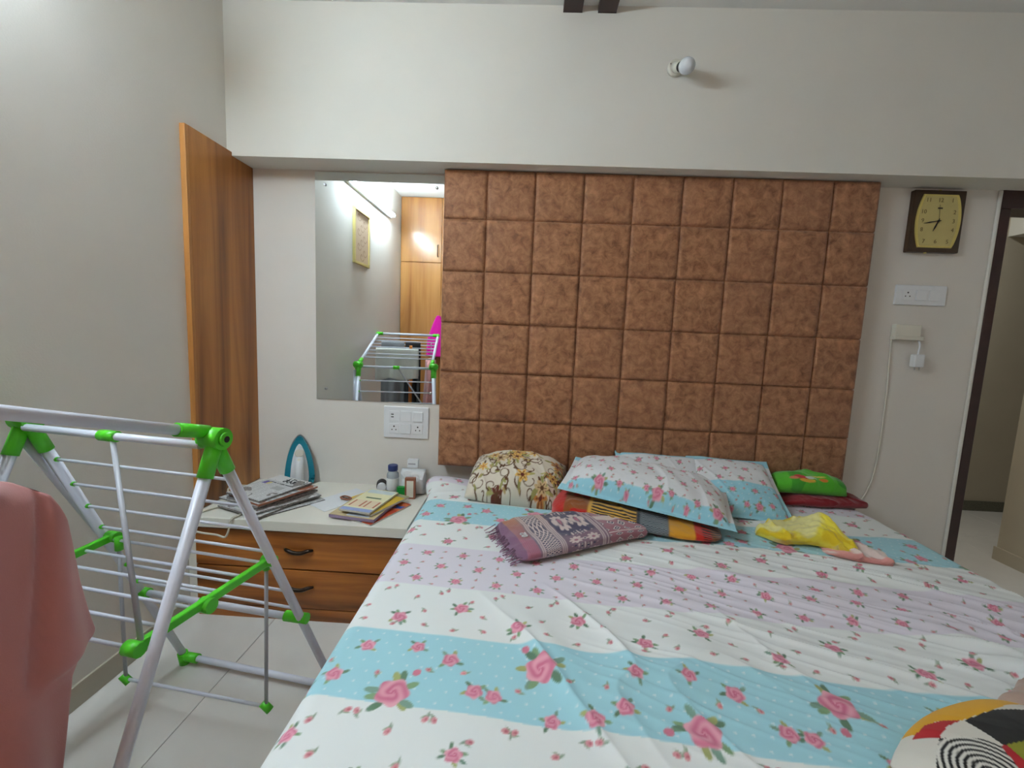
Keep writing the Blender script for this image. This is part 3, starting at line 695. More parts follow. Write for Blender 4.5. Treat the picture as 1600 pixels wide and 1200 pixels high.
bundle('patchwork_quilt', (.925, -.475, BZ + .004), -15, .68, .34, .095, quilt, 'folded patchwork quilt in mustard, red and black stripes under a pillow', 'quilt', 6, (170, 220), wr=.010, ne=2.6,
       prof=lambda s: ((1 - np.abs(s) ** 10) ** .4, (1 - np.abs(s) ** 8) ** .5 * (1.0 - .62 * (s + 1) / 2)))
def towel(pr, S, T, L, W, H):
    q = S / L + .5; B = lambda a, b: sm(q - a, .008) * sm(b - q, .008)
    f = vnoise(S * 5, T * 5, 8); base = lin((138, 106, 120)) * (1 - f[..., None]) + lin((112, 104, 120)) * f[..., None]; pr.c[:] = base
    lt, dk, pk, gd = (206, 190, 184), (66, 68, 92), (172, 108, 124), (178, 134, 98)
    warm = sm(T - .02, .10); pr.band(warm * .7 * B(-.1, .5), gd)
    pr.band(B(-.1, .05) , (126, 92, 116)); pr.band(B(.05, .13) * (1 - warm), pk); pr.band(B(.05, .13) * warm, (190, 128, 88))
    for k in range(7): pr.band(B(.055 + .011 * k, .059 + .011 * k) * .5, dk)
    lat = np.maximum(np.abs(np.sin((S + T) * 190)), np.abs(np.sin((S - T) * 190)))
    pr.band(B(.17, .27) * .8, dk); pr.band(B(.17, .27) * sm(lat - .90, .08), lt)
    for a in (.145, .158, .278, .292, .306, .585, .60, .625): pr.band(B(a, a + .007), lt)
    pr.band(B(.32, .575) * sm(np.sin(T * 24 + 1.2), .6) * .9, dk)
    for y in np.arange(-.52, .5, .105):
        for s0 in (-.062, .012):
            for k in range(8):
                a = k * .785; pr.ell(y + .020 * math.cos(a), s0 + .018 * math.sin(a), .011, .007, a, lt)
            pr.ell(y, s0, .006, .006, 0, pk)
        pr.ell(y, -.025, .010, .010, 0, lt); pr.ell(y, -.025, .005, .005, 0, dk)
        for k in range(9):
            q0 = -.085 + .0135 * k; w = .020 - .0045 * abs(k - 4); pr.ell(y + .052, q0, w, .0035, 0, lt)
            if k % 2: pr.ell(y + .052 + w * .5, q0, .004, .005, 0, dk); pr.ell(y + .052 - w * .5, q0, .004, .005, 0, dk)
    dm = (np.abs(((S * 20) % 1) - .5) + np.abs(((T * 20) % 1) - .5))
    D = B(.645, .985); pr.band(D, (156, 106, 116)); pr.band(D * sm(.40 - dm, .05), dk); pr.band(D * sm(.06 - np.abs(dm - .30), .04), lt); pr.band(D * sm(.10 - dm, .05), lt)
    pr.band(D * sm(np.abs(((T * 10) % 1) - .5) - .46, .02), lt)
tw = bundle('woven_towel', (.655, -.685, BZ + .004), 24, .56, .27, .055, towel, 'folded mauve and grey woven towel with flower and diamond motifs', 'towel', 9, (260, 280), wr=.008, ne=3.4, tilt=0.,
       prof=lambda s: ((1 - np.abs(s) ** 30) ** .5 * (1.06 - .30 * (s + 1) / 2), (1 - np.abs(s) ** 24) ** .5 * (.72 + .36 * np.sin((s + 1) * 1.5))))
bm = bmesh.new(); ry = random.Random(5); cy_, sy_ = math.cos(math.radians(24)), math.sin(math.radians(24))
for k in range(46):
    yy = -.135 + .27 * k / 45; x0 = -.272; zz = BZ + ry.uniform(.008, .03); dx = ry.uniform(.02, .045); dy = ry.uniform(-.014, .014)
    Q = lambda x, y, z: (.655 + x * cy_ - y * sy_, -.685 + x * sy_ + y * cy_, z)
    tube_bm(bm, [Q(x0, yy, zz), Q(x0 - dx * .5, yy + dy * .4, (zz + BZ + .006) / 2), Q(x0 - dx, yy + dy, BZ + .007)], .0016, 5)
fr = tag(link('fringe', bm_mesh(bm, 'fringe'), mat('mauve_yarn', (138, 104, 124), .95, .2, 90), tw), kind='stuff')
# woven number on the towel end
text_mesh('woven_number', '02', .034, (.462, -.795, BZ + .052), (math.sin(math.radians(24)) * -1, math.cos(math.radians(24)), 0), (-math.cos(math.radians(24)), -math.sin(math.radians(24)), 0), M['paper'], None, .0015)
o = bpy.data.objects['woven_number']; o.parent = tw

def green_bag(pr, S, T, L, W, H):
    pr.c[:] = lin((84, 178, 44)); 
    pr.band(sm(vnoise(S * 14, T * 14, 2) - .66, .03), (60, 150, 36))
    for s, t, a, b, c in ((-.05, -.055, .035, .014, (186, 50, 52)), (-.03, -.085, .035, .014, (214, 168, 60)), (-.01, -.06, .025, .012, (190, 200, 190)), (.045, -.07, .02, .012, (206, 120, 44)), (-.085, -.06, .02, .012, (206, 120, 90)), (.03, -.04, .03, .006, (220, 190, 90))):
        pr.ell(t, s, b, a, .3, c)
bundle('red_cloth', (1.89, -.17, BZ + .003), 4, .42, .17, .05, lambda p_, S, T, L, W, H: p_.c.__setitem__(slice(None), lin((124, 22, 30))), 'dark red cloth under the green bag at the bed corner', 'cloth', 12, wr=.012)
bundle('green_bag', (1.83, -.170, BZ + .050), -3, .34, .14, .10, green_bag, 'bright green cloth bag with colourful print by the headboard', 'cloth bag', 14, (110, 120), wr=.010)
def yellow(pr, S, T, L, W, H):
    f = fbm(S * 9, T * 9, 4); pr.c[:] = lin((236, 218, 70)); pr.band(sm(f - .52, .1), (232, 224, 150)); pr.band(sm(.36 - f, .08), (226, 196, 40))
bundle('yellow_babywear', (1.555, -.62, BZ + .004), -24, .34, .18, .085, yellow, 'crumpled bright yellow baby garment lying on the sheet', 'garment', 17, (140, 150), wr=.036,
       prof=lambda s: ((1 - np.abs(s) ** 4) ** .5 * (.75 + .35 * np.cos(3 * s + .4)), (1 - np.abs(s) ** 4) ** .5 * (.8 + .3 * np.sin(4 * s))))
def pinkw(pr, S, T, L, W, H):
    f = fbm(S * 12, T * 12, 9); pr.c[:] = lin((228, 160, 152)); pr.band(sm(f - .5, .1), (234, 214, 208))
bundle('pink_babywear', (1.675, -.715, BZ + .004), -20, .21, .11, .028, pinkw, 'small pale pink baby garment beside the yellow one', 'garment', 19, (90, 90), wr=.024, ne=3.2)

GC, GA = (1.335, -1.650), math.radians(24)          # cushion centre and turn on the bed
def geo(pr, X, Y, L, W, fl):
    pr.c[:] = lin((212, 207, 196)); ca, sa = math.cos(GA), math.sin(GA)
    WX = GC[0] + X * ca - Y * sa; WY_ = GC[1] + X * sa + Y * ca
    def poly(pts, c, extra=1.):
        ins = np.zeros(X.shape, bool); n = len(pts)
        for i in range(n):
            (x1, y1), (x2, y2) = pts[i], pts[(i + 1) % n]
            cond = ((y1 > WY_) != (y2 > WY_)); xi = (x2 - x1) * (WY_ - y1) / ((y2 - y1) if y2 != y1 else 1e-9) + x1; ins ^= cond & (WX < xi)
        pr.band(ins * extra, c)
    poly(((1.05, -1.50), (1.15, -1.549), (1.209, -1.53), (1.251, -1.537), (1.335, -1.507), (1.45, -1.45), (1.3, -1.40)), (214, 158, 18))
    poly(((1.13, -1.553), (1.183, -1.534), (1.216, -1.531), (1.249, -1.536), (1.212, -1.547), (1.171, -1.569)), (168, 26, 34))
    poly(((1.252, -1.538), (1.335, -1.507), (1.56, -1.47), (1.60, -1.56), (1.319, -1.584), (1.257, -1.595)), (16, 15, 15))
    r = np.hypot(WX - 1.19, WY_ + 1.64); st = sm(np.sin(r * 640), .6)
    q = ((1.105, -1.625), (1.144, -1.589), (1.17, -1.57), (1.209, -1.574), (1.237, -1.583), (1.254, -1.595), (1.245, -1.66), (1.12, -1.70))
    poly(q, (214, 210, 200)); poly(q, (22, 22, 22), st)
    poly(((1.262, -1.594), (1.322, -1.581), (1.56, -1.56), (1.5, -1.70), (1.25, -1.63)), (134, 134, 30)); poly(((1.25, -1.598), (1.262, -1.594), (1.25, -1.75), (1.2, -1.75)), (168, 26, 34))
pillow('geometric_cushion', (GC[0], GC[1], .604), (math.cos(GA), math.sin(GA), 0), (-math.sin(GA), math.cos(GA), 0), .44, .38, .14, geo, 'cushion with black, yellow, red and striped geometric patches on the bed', 'cushion', seed=23, p=2.8, wr=.002, pinch=-.02, res=.0022, rnd=.55)
bundle('beige_blanket', (1.66, -1.42, BZ + .004), 24, .50, .19, .085, lambda p_, S, T, L, W, H: p_.c.__setitem__(slice(None), lin((172, 146, 132))), 'folded beige pink fleece blanket behind the geometric cushion', 'blanket', 26, (120, 120), wr=.012)

# ================================================================== SIDE TABLE
dc = thing('drawer_cabinet', 'low woodgrain cabinet with two drawers between wood panel and bed', 'drawer unit', (-.51, -.25, 0))
box('carcass', (-.985, -.475, 0), (-.06, -.004, TZ - .046), M['woodh'], dc, .002)
box('side_panel', (XL + .002, -.49, 0), (-.986, -.004, TZ - .046), M['laminate'], dc, .002)
def handle(parent, x, y, z):
    pts = spline([(x - .062, y, z + .002), (x - .047, y - .014, z + .005), (x - .015, y - .019, z - .003), (x + .018, y - .019, z - .003), (x + .047, y - .014, z + .006), (x + .062, y, z + .003)])
    n_ = len(pts); rs = [.0055 + .0035 * math.sin(math.pi * i / (n_ - 1)) for i in range(n_)]
    h = tube('handle', pts, rs, M['darkmetal'], None, 10); h.data.transform(Matrix.Translation(-dc.location)); h.parent = parent; return h
for z0, z1 in ((.245, .412), (.062, .238)):
    d = box('drawer', (-.983, -.495, z0), (-.062, -.475, z1), M['woodh'], dc, .002)
    handle(d, -.518, -.495, z0 + .088 if z0 > .2 else z0 + .10)
box('plinth', (-.983, -.49, 0), (-.062, -.475, .056), M['woodh'], dc)
tag(box('worktop', (XL + .026, -.513, TZ - .045), (-.036, -.0005, TZ), M['laminate'], None, .003), 'white laminate worktop on the drawer cabinet carrying papers and books', 'worktop')
sp['category'] = 'panel'

# ------------------------------------------------------------------ steam iron, standing on its heel against the wall
ir = thing('steam_iron', 'teal and white steam iron standing upright against the wall', 'iron', (-.738, -.07, TZ))
def tear(w, h, n=40):
    o = []
    for k in range(n):
        a = 2 * math.pi * k / n; x = math.sin(a); y = -math.cos(a)          # y from -1 (heel) to 1 (tip)
        t = (y + 1) / 2; wd = (1 - t ** 2.1) ** .62 * (1 if t > .12 else .86 + .14 * t / .12)
        sx = np.sign(x); o.append((sx * wd * w / 2 if abs(x) > 1e-6 else 0., t * h))
    out = []
    for pnt in o:
        if not out or (abs(pnt[0] - out[-1][0]) + abs(pnt[1] - out[-1][1])) > 1e-4: out.append(pnt)
    return out
prism('soleplate', tear(.152, .268), (-.738, -.030, TZ), (1, 0, 0), (0, 0, 1), .007, M['steel'], ir, .002)
prism('body', tear(.148, .262), (-.738, -.037, TZ + .001), (1, 0, 0), (0, 0, 1), .042, M['teal'], ir, .018)
prism('shell', tear(.090, .215), (-.738, -.078, TZ + .012), (1, 0, 0), (0, 0, 1), .012, M['plastic'], ir, .010)
tube('handle', spline([(-.738, -.082, TZ + .022), (-.738, -.112, TZ + .022), (-.738, -.120, TZ + .045), (-.738, -.120, TZ + .110), (-.738, -.108, TZ + .138), (-.738, -.088, TZ + .150)]), .022, M['plastic'], ir, 16)
lathe('dial', [(.021, 0), (.021, .012), (.017, .016)], (-.738, -.094, TZ + .182), (0, -1, .1), M['plastic2'], ir, 20)
lathe('spray_button', [(.008, 0), (.008, .008)], (-.738, -.118, TZ + .150), (0, -1, .5), M['plastic2'], ir, 12)
ir.rotation_euler.z = math.radians(25)
tag(tube('iron_cord', spline([(-.745, -.16, TZ + .028), (-.80, -.17, TZ + .02), (-.90, -.20, TZ + .03), (-.955, -.24, TZ + .045), (-.965, -.30, TZ + .05), (-.93, -.345, TZ + .02), (-.91, -.38, TZ + .0055), (-.95, -.43, TZ + .0055), (-.972, -.49, TZ + .0055), (-.968, -.522, TZ + .004), (-.962, -.528, TZ - .05), (-.93, -.530, TZ - .062), (-.86, -.533, TZ - .066), (-.825, -.530, TZ - .076), (-.81, -.527, TZ - .05), (-.80, -.522, TZ + .003), (-.79, -.48, TZ + .0055), (-.80, -.42, TZ + .0055), (-.78, -.36, TZ + .006)], 10), .0045, M['cable'], None, 8),
    'cream iron cord looping over the front of the worktop', 'cord')

# ------------------------------------------------------------------ newspapers
def sheet_pile(name, c, size, yaw, th, paint, label, cat, group=None, n=(60, 70), curl=.004, seed=0, edge='pages', tilt=(0, 0)):
    t = thing(name, label, cat, c, group); a, b = size
    S = np.linspace(-a / 2, a / 2, n[0]); T_ = np.linspace(-b / 2, b / 2, n[1]); X, Y = np.meshgrid(S, T_)
    z = curl * (fbm(X * 7 + 3, Y * 7, seed) * 1.6 - .4) + tilt[0] * X + tilt[1] * Y; z = np.maximum(z, 0)
    cy, sy = math.cos(math.radians(yaw)), math.sin(math.radians(yaw)); rot = lambda x, y, zz: np.stack([x * cy - y * sy, x * sy + y * cy, zz], -1)
    pr = Print(S, T_, (206, 204, 200)); paint(pr, X, Y, a, b)
    link('cover', grid_mesh('cover', rot(X, Y, z + th + .0004), pr.c), M['print'], t)
    # rim of page edges under the cover
    idx = [(0, j) for j in range(n[0])] + [(i, n[0] - 1) for i in range(1, n[1])] + [(n[1] - 1, j) for j in range(n[0] - 2, -1, -1)] + [(i, 0) for i in range(n[1] - 2, 0, -1)]
    top = np.array([rot(X[i, j], Y[i, j], z[i, j] + th) for i, j in idx]); botm = top.copy(); botm[:, 2] -= th
    botm[:, 2] = np.maximum(botm[:, 2] * .3, 0)
    P = np.stack([botm, top], 0); me = grid_mesh('pages', P, None, wrap_v=True, smooth=False)
    link('pages', me, M[edge], t); return t
def news(seed, head=False):
    def f(pr, X, Y, a, b):
        pr.c[:] = lin((205, 204, 202)); rr = random.Random(seed)
        ln = sm(np.sin(Y * 1500) - .0, .6) * sm(vnoise(X * 260, Y * 480, seed) - .35, .2); colm = sm(np.abs(((X / .042) % 1) - .5) * -1 + .46, .03)
        pr.band(ln * colm * .5, (70, 70, 74))
        for k in range(1 if head else 4):
            x, y = rr.uniform(-a * .35, a * .35), rr.uniform(-b * .4, b * .1)
            pr.band(sm(.03 - np.abs(X - x), .001) * sm(.018 - np.abs(Y - y), .001) * .8, rr.choice(((120, 116, 112), (160, 158, 156), (150, 120, 110))))
        pr.band(sm(.004 - np.abs(Y - b * .18), .001) * sm(a * .4 - np.abs(X), .001) * sm(vnoise(X * 160, Y * 2, seed) - .3, .1), (40, 40, 42))
        if head:
            pr.band(sm(Y - b * .26, .001), (212, 211, 208))
            x = a * .05
            for k in range(5):          # bold masthead strokes
                xc = x - .02 + .026 * k; pr.stroke([(xc + .005 * math.sin(q * 5 + k), b * .29 + .046 * q) for q in np.linspace(0, 1, 20)], .0042, (22, 22, 24))
                pr.stroke([(xc - .011 + .022 * q, b * .29 + (.046 if k % 2 else .024) - .004 * q) for q in np.linspace(0, 1, 12)], .0038, (22, 22, 24))
                pr.stroke([(xc + .010 * math.cos(q), b * .31 + .009 * math.sin(q)) for q in np.linspace(0, 5, 14)], .0032, (22, 22, 24))
            pr.band(sm(.022 - np.abs(X + a * .30), .001) * sm(.016 - np.abs(Y - b * .12), .001), (110, 96, 160)); pr.band(sm(.009 - np.abs(X + a * .24), .001) * sm(.015 - np.abs(Y - b * .12), .001), (210, 196, 120))
    return f
NL = ['thin newspaper at the very bottom of the pile, poking out towards the books', 'rumpled newspaper second from the bottom of the pile', 'newspaper third from the bottom of the pile', 'folded newspaper in the middle of the pile, skewed to the wall',
      'newspaper third from the top of the pile', 'newspaper with reddish picture edges just under the top one', 'folded newspaper with bold black masthead on top of the pile']
z_ = TZ
for k, (x, y, a, b, yaw, th) in enumerate(((-.705, -.320, .24, .33, -38, .004), (-.755, -.335, .27, .29, -22, .006), (-.725, -.310, .25, .31, -34, .005), (-.745, -.295, .24, .30, -28, .006), (-.775, -.310, .25, .28, -20, .005), (-.738, -.300, .235, .295, -27, .007), (-.758, -.300, .225, .28, -22, .008))):
    sheet_pile('newspaper', (x, y, z_), (a, b), yaw, th, news(k, k == 6), NL[k], 'newspaper', 'newspapers piled on the worktop', n=(150, 180) if k == 6 else (70, 80), curl=.006, seed=30 + k, edge='newsedge' if k != 5 else 'brown')
    z_ += th + .0045
# ------------------------------------------------------------------ books and papers
def flatc(c, marks=()):
    def f(pr, X, Y, a, b):
        pr.c[:] = lin(c)
        for x, y, w, h, cc in marks: pr.band(sm(w * a / 2 - np.abs(X - x * a), .001) * sm(h * b / 2 - np.abs(Y - y * b), .001), cc)
    return f
def mag(pr, X, Y, a, b):
    f = fbm(X * 14, Y * 14, 5); pr.c[:] = lin((206, 110, 62)); pr.band(sm(f - .5, .03), (40, 92, 170)); pr.band(sm(f - .6, .03), (196, 206, 214)); pr.band(sm(.34 - f, .03), (176, 66, 40))
sheet_pile('magazine', (-.232, -.345, TZ), (.20, .27), -24, .006, mag, 'orange and blue glossy magazine at the bottom of the book pile', 'magazine', 'books on the worktop', seed=1, curl=.001)
sheet_pile('notebook', (-.275, -.352, TZ + .009), (.215, .25), -9, .013, flatc((196, 176, 136), ((.1, -.35, .5, .2, (206, 214, 226)),)), 'notebook with mauve page edges and tan cover in the book pile', 'notebook', 'books on the worktop', seed=2, curl=.001, edge='mauve' if 'mauve' in M else 'pages')
sheet_pile('yellow_book', (-.232, -.318, TZ + .025), (.165, .26), -24, .009, flatc((204, 172, 62), ((0, .44, 1, .12, (150, 150, 120)),)), 'mustard yellow book under the cream booklet', 'book', 'books on the worktop', seed=3, curl=.001)
sheet_pile('booklet', (-.262, -.333, TZ + .037), (.152, .262), -11, .008, flatc((228, 222, 182), ((0, .40, .9, .16, (196, 206, 206)), (.02, .10, .52, .05, (64, 96, 66)), (0, -.18, .92, .30, (226, 206, 176)), (-.38, -.18, .05, .26, (176, 96, 66)), (-.05, -.18, .05, .26, (176, 96, 66)), (.1, -.18, .05, .26, (176, 96, 66)), (.40, -.18, .06, .26, (176, 96, 66)), (0, -.44, 1, .12, (150, 164, 206)))), 'cream booklet with green title bar on top of the book pile', 'booklet', 'books on the worktop', n=(90, 130), seed=4, curl=.001)
sheet_pile('paper_sheet', (-.44, -.235, TZ), (.15, .27), -34, .0015, flatc((224, 226, 228)), 'loose white paper sheet beside the book pile', 'paper', seed=5, curl=.005, edge='paper')
sheet_pile('envelope', (-.36, -.20, TZ + .007), (.05, .09), -30, .001, flatc((222, 184, 66)), 'small yellow paper slip tucked beside the booklet', 'paper slip', seed=6, curl=.001, n=(12, 16))
hc = thing('hair_clip', 'small brown hair clip lying on the white paper', 'hair clip', (-.415, -.245, TZ + .009))
tube('band', spline([(-.445, -.235, TZ + .013), (-.43, -.222, TZ + .014), (-.40, -.235, TZ + .014), (-.385, -.252, TZ + .013), (-.40, -.262, TZ + .013), (-.432, -.252, TZ + .013), (-.445, -.235, TZ + .013)]), .0042, M['brown'], hc, 8)
tube('clasp', [(-.43, -.240, TZ + .013), (-.395, -.252, TZ + .013)], .0035, M['darkmetal'], hc, 8)

# ------------------------------------------------------------------ medicines
pb = thing('pill_bottle', 'clear pill bottle with dark blue cap and white label', 'bottle', (-.220, -.125, TZ))
lathe('body', [(.028, 0), (.031, .004), (.031, .10), (.029, .112), (.021, .122), (.021, .13)], (-.220, -.125, TZ), (0, 0, 1), M['clear'], pb)
lathe('label', [(.0314, .028), (.0318, .030), (.0318, .088), (.0314, .09)], (-.220, -.125, TZ), (0, 0, 1), M['paper'], pb)
lathe('cap', [(.024, .126), (.025, .128), (.025, .152), (.023, .155)], (-.220, -.125, TZ), (0, 0, 1), M['blue'], pb)
sj = thing('small_jar', 'small dark jar lying on its side with a white lid', 'jar', (-.290, -.10, TZ))
lathe('body', [(.026, 0), (.027, .003), (.027, .045), (.024, .05)], (-.300, -.055, TZ + .0275), (.30, -1, 0), M['dark'], sj)
lathe('lid', [(.023, .05), (.023, .062), (.021, .064)], (-.300, -.055, TZ + .0275), (.30, -1, 0), M['plastic'], sj)
mp_ = thing('medicine_packet', 'crumpled white plastic medicine packet against the wall', 'packet', (-.118, -.09, TZ))
bm = bmesh.new(); bmesh.ops.create_grid(bm, x_segments=14, y_segments=14, size=.5)
P = np.array([v.co for v in bm.verts])
for v in bm.verts:
    s, t = v.co.x * 2, v.co.y * 2; q = (1 - abs(s) ** 3) ** .5 * (1 - abs(t) ** 4) ** .5
    nz = float(vnoise(s * 3 + 5, t * 3 + 5, 3)) - .5
    v.co = Vector((s * .066 * (1 + .08 * nz), -.006 - .042 * q - .016 * nz, .066 + t * .066 + .006 * nz))
bmesh.ops.solidify(bm, geom=bm.faces[:], thickness=.003)
o = link('pouch', bm_mesh(bm, 'pouch', True), M['paper'], mp_)
prism('flap', ((-.062, .0), (-.03, .012), (.02, .006), (.062, .012), (.055, -.03), (.02, -.018), (-.03, -.03)), (-.118, -.128, TZ + .115), (1, 0, 0), (0, .3, 1), .003, M['plastic'], mp_)
box('green_card', (-.188, -.158, TZ), (-.145, -.135, TZ + .05), M['greenbox'], mp_, .001)
bb = thing('medicine_box', 'narrow brown medicine box with a pale front panel', 'box', (-.116, -.165, TZ))
rot_box('carton', (.052, .024, .108), (-.116, -.170, TZ + .054), 4, M['brown'], bb, .001)
rot_box('front_panel', (.034, .001, .085), (-.1148, -.1826, TZ + .052), 4, M['plastic2'], bb)
wb = thing('white_carton', 'small white carton resting on top of the medicine packet', 'carton', (-.128, -.075, TZ + .135))
box('carton', (-.155, -.092, TZ + .134), (-.10, -.062, TZ + .176), M['plastic'], wb, .002)
box('print_stripe', (-.150, -.0925, TZ + .150), (-.112, -.092, TZ + .158), M['rackgrey'], wb)

# ================================================================== DRYING RACK
RO = Vector((-.618, -1.205, 0)); RU = Vector((.989, -.149, 0)); RV = Vector((-.149, -.989, 0))
def RW(u, v, z): return RO + RU * u + RV * v + Vector((0, 0, z))
rk = thing('drying_rack', 'white folding clothes drying rack with bright green joints by the side wall', 'drying rack', RO)
HZ = 1.02
Wm, Gm, Rm = M['rackwhite'], M['green'], M['rackgrey']
def rt(name, a, b, r, m=None, sides=12, parent=None):
    o = tube(name, [RW(*a), RW(*b)], r, m or Wm, None, sides); o.data.transform(Matrix.Translation(-rk.location)); o.parent = parent or rk; return o
bl0, bl1 = (-.285, 0, HZ), (-.265, -.397, .03); br0, br1 = (.300, 0, HZ), (.372, -.397, .03)
fl0, fl1 = (-.300, 0, HZ), (-.305, .40, .03); fr0, fr1 = (.308, 0, HZ), (.308, .40, .03)
def lerp(a, b, z): k = (a[2] - z) / (a[2] - b[2]); return tuple(a[i] + (b[i] - a[i]) * k for i in range(3))
legs = {}
for nm, a, b in (('bl', bl0, bl1), ('br', br0, br1), ('fl', fl0, fl1), ('fr', fr0, fr1)):
    lg = rt('leg', lerp(a, b, HZ - .03), b, [.0145, .0120]); legs[nm] = lg
    rt('leg_socket', lerp(a, b, HZ - .012), lerp(a, b, HZ - .085), .0180, Gm, 14, lg)
    e = lerp(a, b, .05); rt('foot_cap', e, (b[0], b[1], .0), .0175, Gm, 12, lg)
# hinge heads
for s, x in ((-1, -.292), (1, .304)):
    rt('hinge_hub', (x - .028, 0, HZ + .006), (x + .028, 0, HZ + .006), .027, Gm, 20)
    for q in (-1, 1): rt('hinge_boss', (x + q * .028, 0, HZ + .006), (x + q * .036, 0, HZ + .006), .017, Gm, 16)
    rt('hinge_bore', (x + s * .0362, 0, HZ + .006), (x + s * .037, 0, HZ + .006), .008, M['dark'], 12)
rt('brace_strut', (-.315, .0, HZ - .04), (-.288, -.155, .64), .0125)
rt('hinge_bar', (-.27, .016, HZ - .010), (.28, .016, HZ - .010), .0100)
# wing
wz = lambda v: 1.038 + .304 * v
for x in (-.285, .290):
    rt('wing_rail', (x, .06, wz(.06)), (x, .775, wz(.775)), .0125)
    rt('wing_socket', (x, .005, wz(.0) + .004), (x, .085, wz(.085)), .0165, Gm, 14)
    rt('wing_corner', (x, .735, wz(.735)), (x, .792, wz(.792)), .0165, Gm, 14)
    rt('wing_corner_arm', (x, .78, wz(.78)), (x * .83, .78, wz(.78)), .0155, Gm, 14)
rt('wing_end_bar', (-.24, .78, wz(.78)), (.245, .78, wz(.78)), .0115)
for k in range(7):
    v = .15 + .086 * k; rt('wing_rod', (-.285, v, wz(v) - .004), (.29, v, wz(v) - .004), .0045, None, 8)
# rods between the back legs
for z in (.905, .822, .742, .662, .505, .430):
    a, b = lerp(bl0, bl1, z), lerp(br0, br1, z); rt('rod', a, b, .0046, None, 8); rt('rod_cap', (a[0] + .010, a[1], z), (a[0] + .020, a[1], z), .007, Gm, 8)
a, b = lerp(bl0, bl1, .375), lerp(br0, br1, .385)
cb = rt('cross_bar', a, b, .0110)
rt('bar_end', (b[0] - .055, b[1], .385), (b[0] + .020, b[1] - .004, .385), .0165, Gm, 12, cb); rt('bar_end', (a[0] - .018, a[1], .375), (a[0] + .03, a[1], .375), .0165, Gm, 12, cb)
rt('foot_bar', (bl1[0], bl1[1], .03), (br1[0], br1[1], .03), .0115); rt('foot_bar', (fl1[0], fl1[1], .03), (fr1[0], fr1[1], .03), .0115)
for c_, d in ((bl1, .06), (br1, -.06), (fl1, .06), (fr1, -.06)): rt('foot_elbow', (c_[0] - d * .2, c_[1], .028), (c_[0] + d, c_[1], .03), .0170, Gm, 12)
# shelf: two green arms with rods
def bar(name, a, b, w, h, m, parent=rk):
    A, B = RW(*a) - rk.location, RW(*b) - rk.location; d = (B - A).normalized(); sd = d.cross(Vector((0, 0, 1))).normalized(); up = sd.cross(d); bm = bmesh.new()
    vs = []
    for P_ in (A, B): vs.append([bm.verts.new(P_ + sd * x * w / 2 + up * y * h / 2) for x, y in ((-1, -1), (1, -1), (1, 1), (-1, 1))])
    for k in range(4): bm.faces.new((vs[0][k], vs[0][(k + 1) % 4], vs[1][(k + 1) % 4], vs[1][k]))
    bm.faces.new(vs[0][::-1]); bm.faces.new(vs[1]); bmesh.ops.bevel(bm, geom=bm.edges[:], offset=.002, segments=1, affect='EDGES'); bmesh.ops.recalc_face_normals(bm, faces=bm.faces)
    return link(name, bm_mesh(bm, name), m, parent)
ra = bar('shelf_arm', (.315, -.165, .625), (.255, .190, .588), .016, .022, Gm)
la = bar('shelf_arm', (-.245, -.165, .625), (-.275, .190, .588), .016, .022, Gm)
for a in ((.285, .02, .596), (-.262, .02, .596)): rt('arm_pivot', (a[0] - .016, a[1], a[2]), (a[0] + .016, a[1], a[2]), .019, Gm, 14, ra if a[0] > 0 else la)
for P_, pa in (((.315, -.16, .625), ra), ((.258, .178, .590), ra), ((-.245, -.16, .625), la), ((-.272, .178, .590), la)):
    rt('arm_clip', (P_[0] - .018, P_[1], P_[2]), (P_[0] + .018, P_[1], P_[2]), .0165, Gm, 12, pa)
for k in range(6):
    q = k / 5; v = -.15 + .325 * q; z = .622 - .034 * q; rt('shelf_rod', (-.245 - .03 * q, v, z), (.315 - .055 * q, v, z), .0046, None, 8)
rt('support_strut', (.015, .016, HZ - .01), (.262, .165, .60), .0060, Rm, 10); rt('strut_clip', (-.02, .016, HZ - .010), (.03, .016, HZ - .010), .0145, Gm, 12)
# lower hanging rail
P1, P2 = Vector((-.298, -1.082, .62)), Vector((-.310, -1.079, .140)); P3, P4 = Vector((-.804, -1.025, .62)), Vector((-.808, -1.025, .150))
for a, b in ((P1, P2), (P3, P4)):
    o = tube('hanger_rod', [a - rk.location, b - rk.location], .0055, Rm, None, 10); o.parent = rk
    o = tube('hanger_clip', [b - rk.location + Vector((-.012, 0, .012)), b - rk.location + Vector((.012, 0, -.012))], .012, Gm, None, 10); o.parent = rk
    o = tube('hanger_socket', [a - rk.location + Vector((0, 0, .012)), a - rk.location + Vector((0, 0, -.03))], .011, Gm, None, 10); o.parent = rk
o = tube('lower_rod', [P2 - rk.location, P4 - rk.location], .0052, Wm, None, 10); o.parent = rk

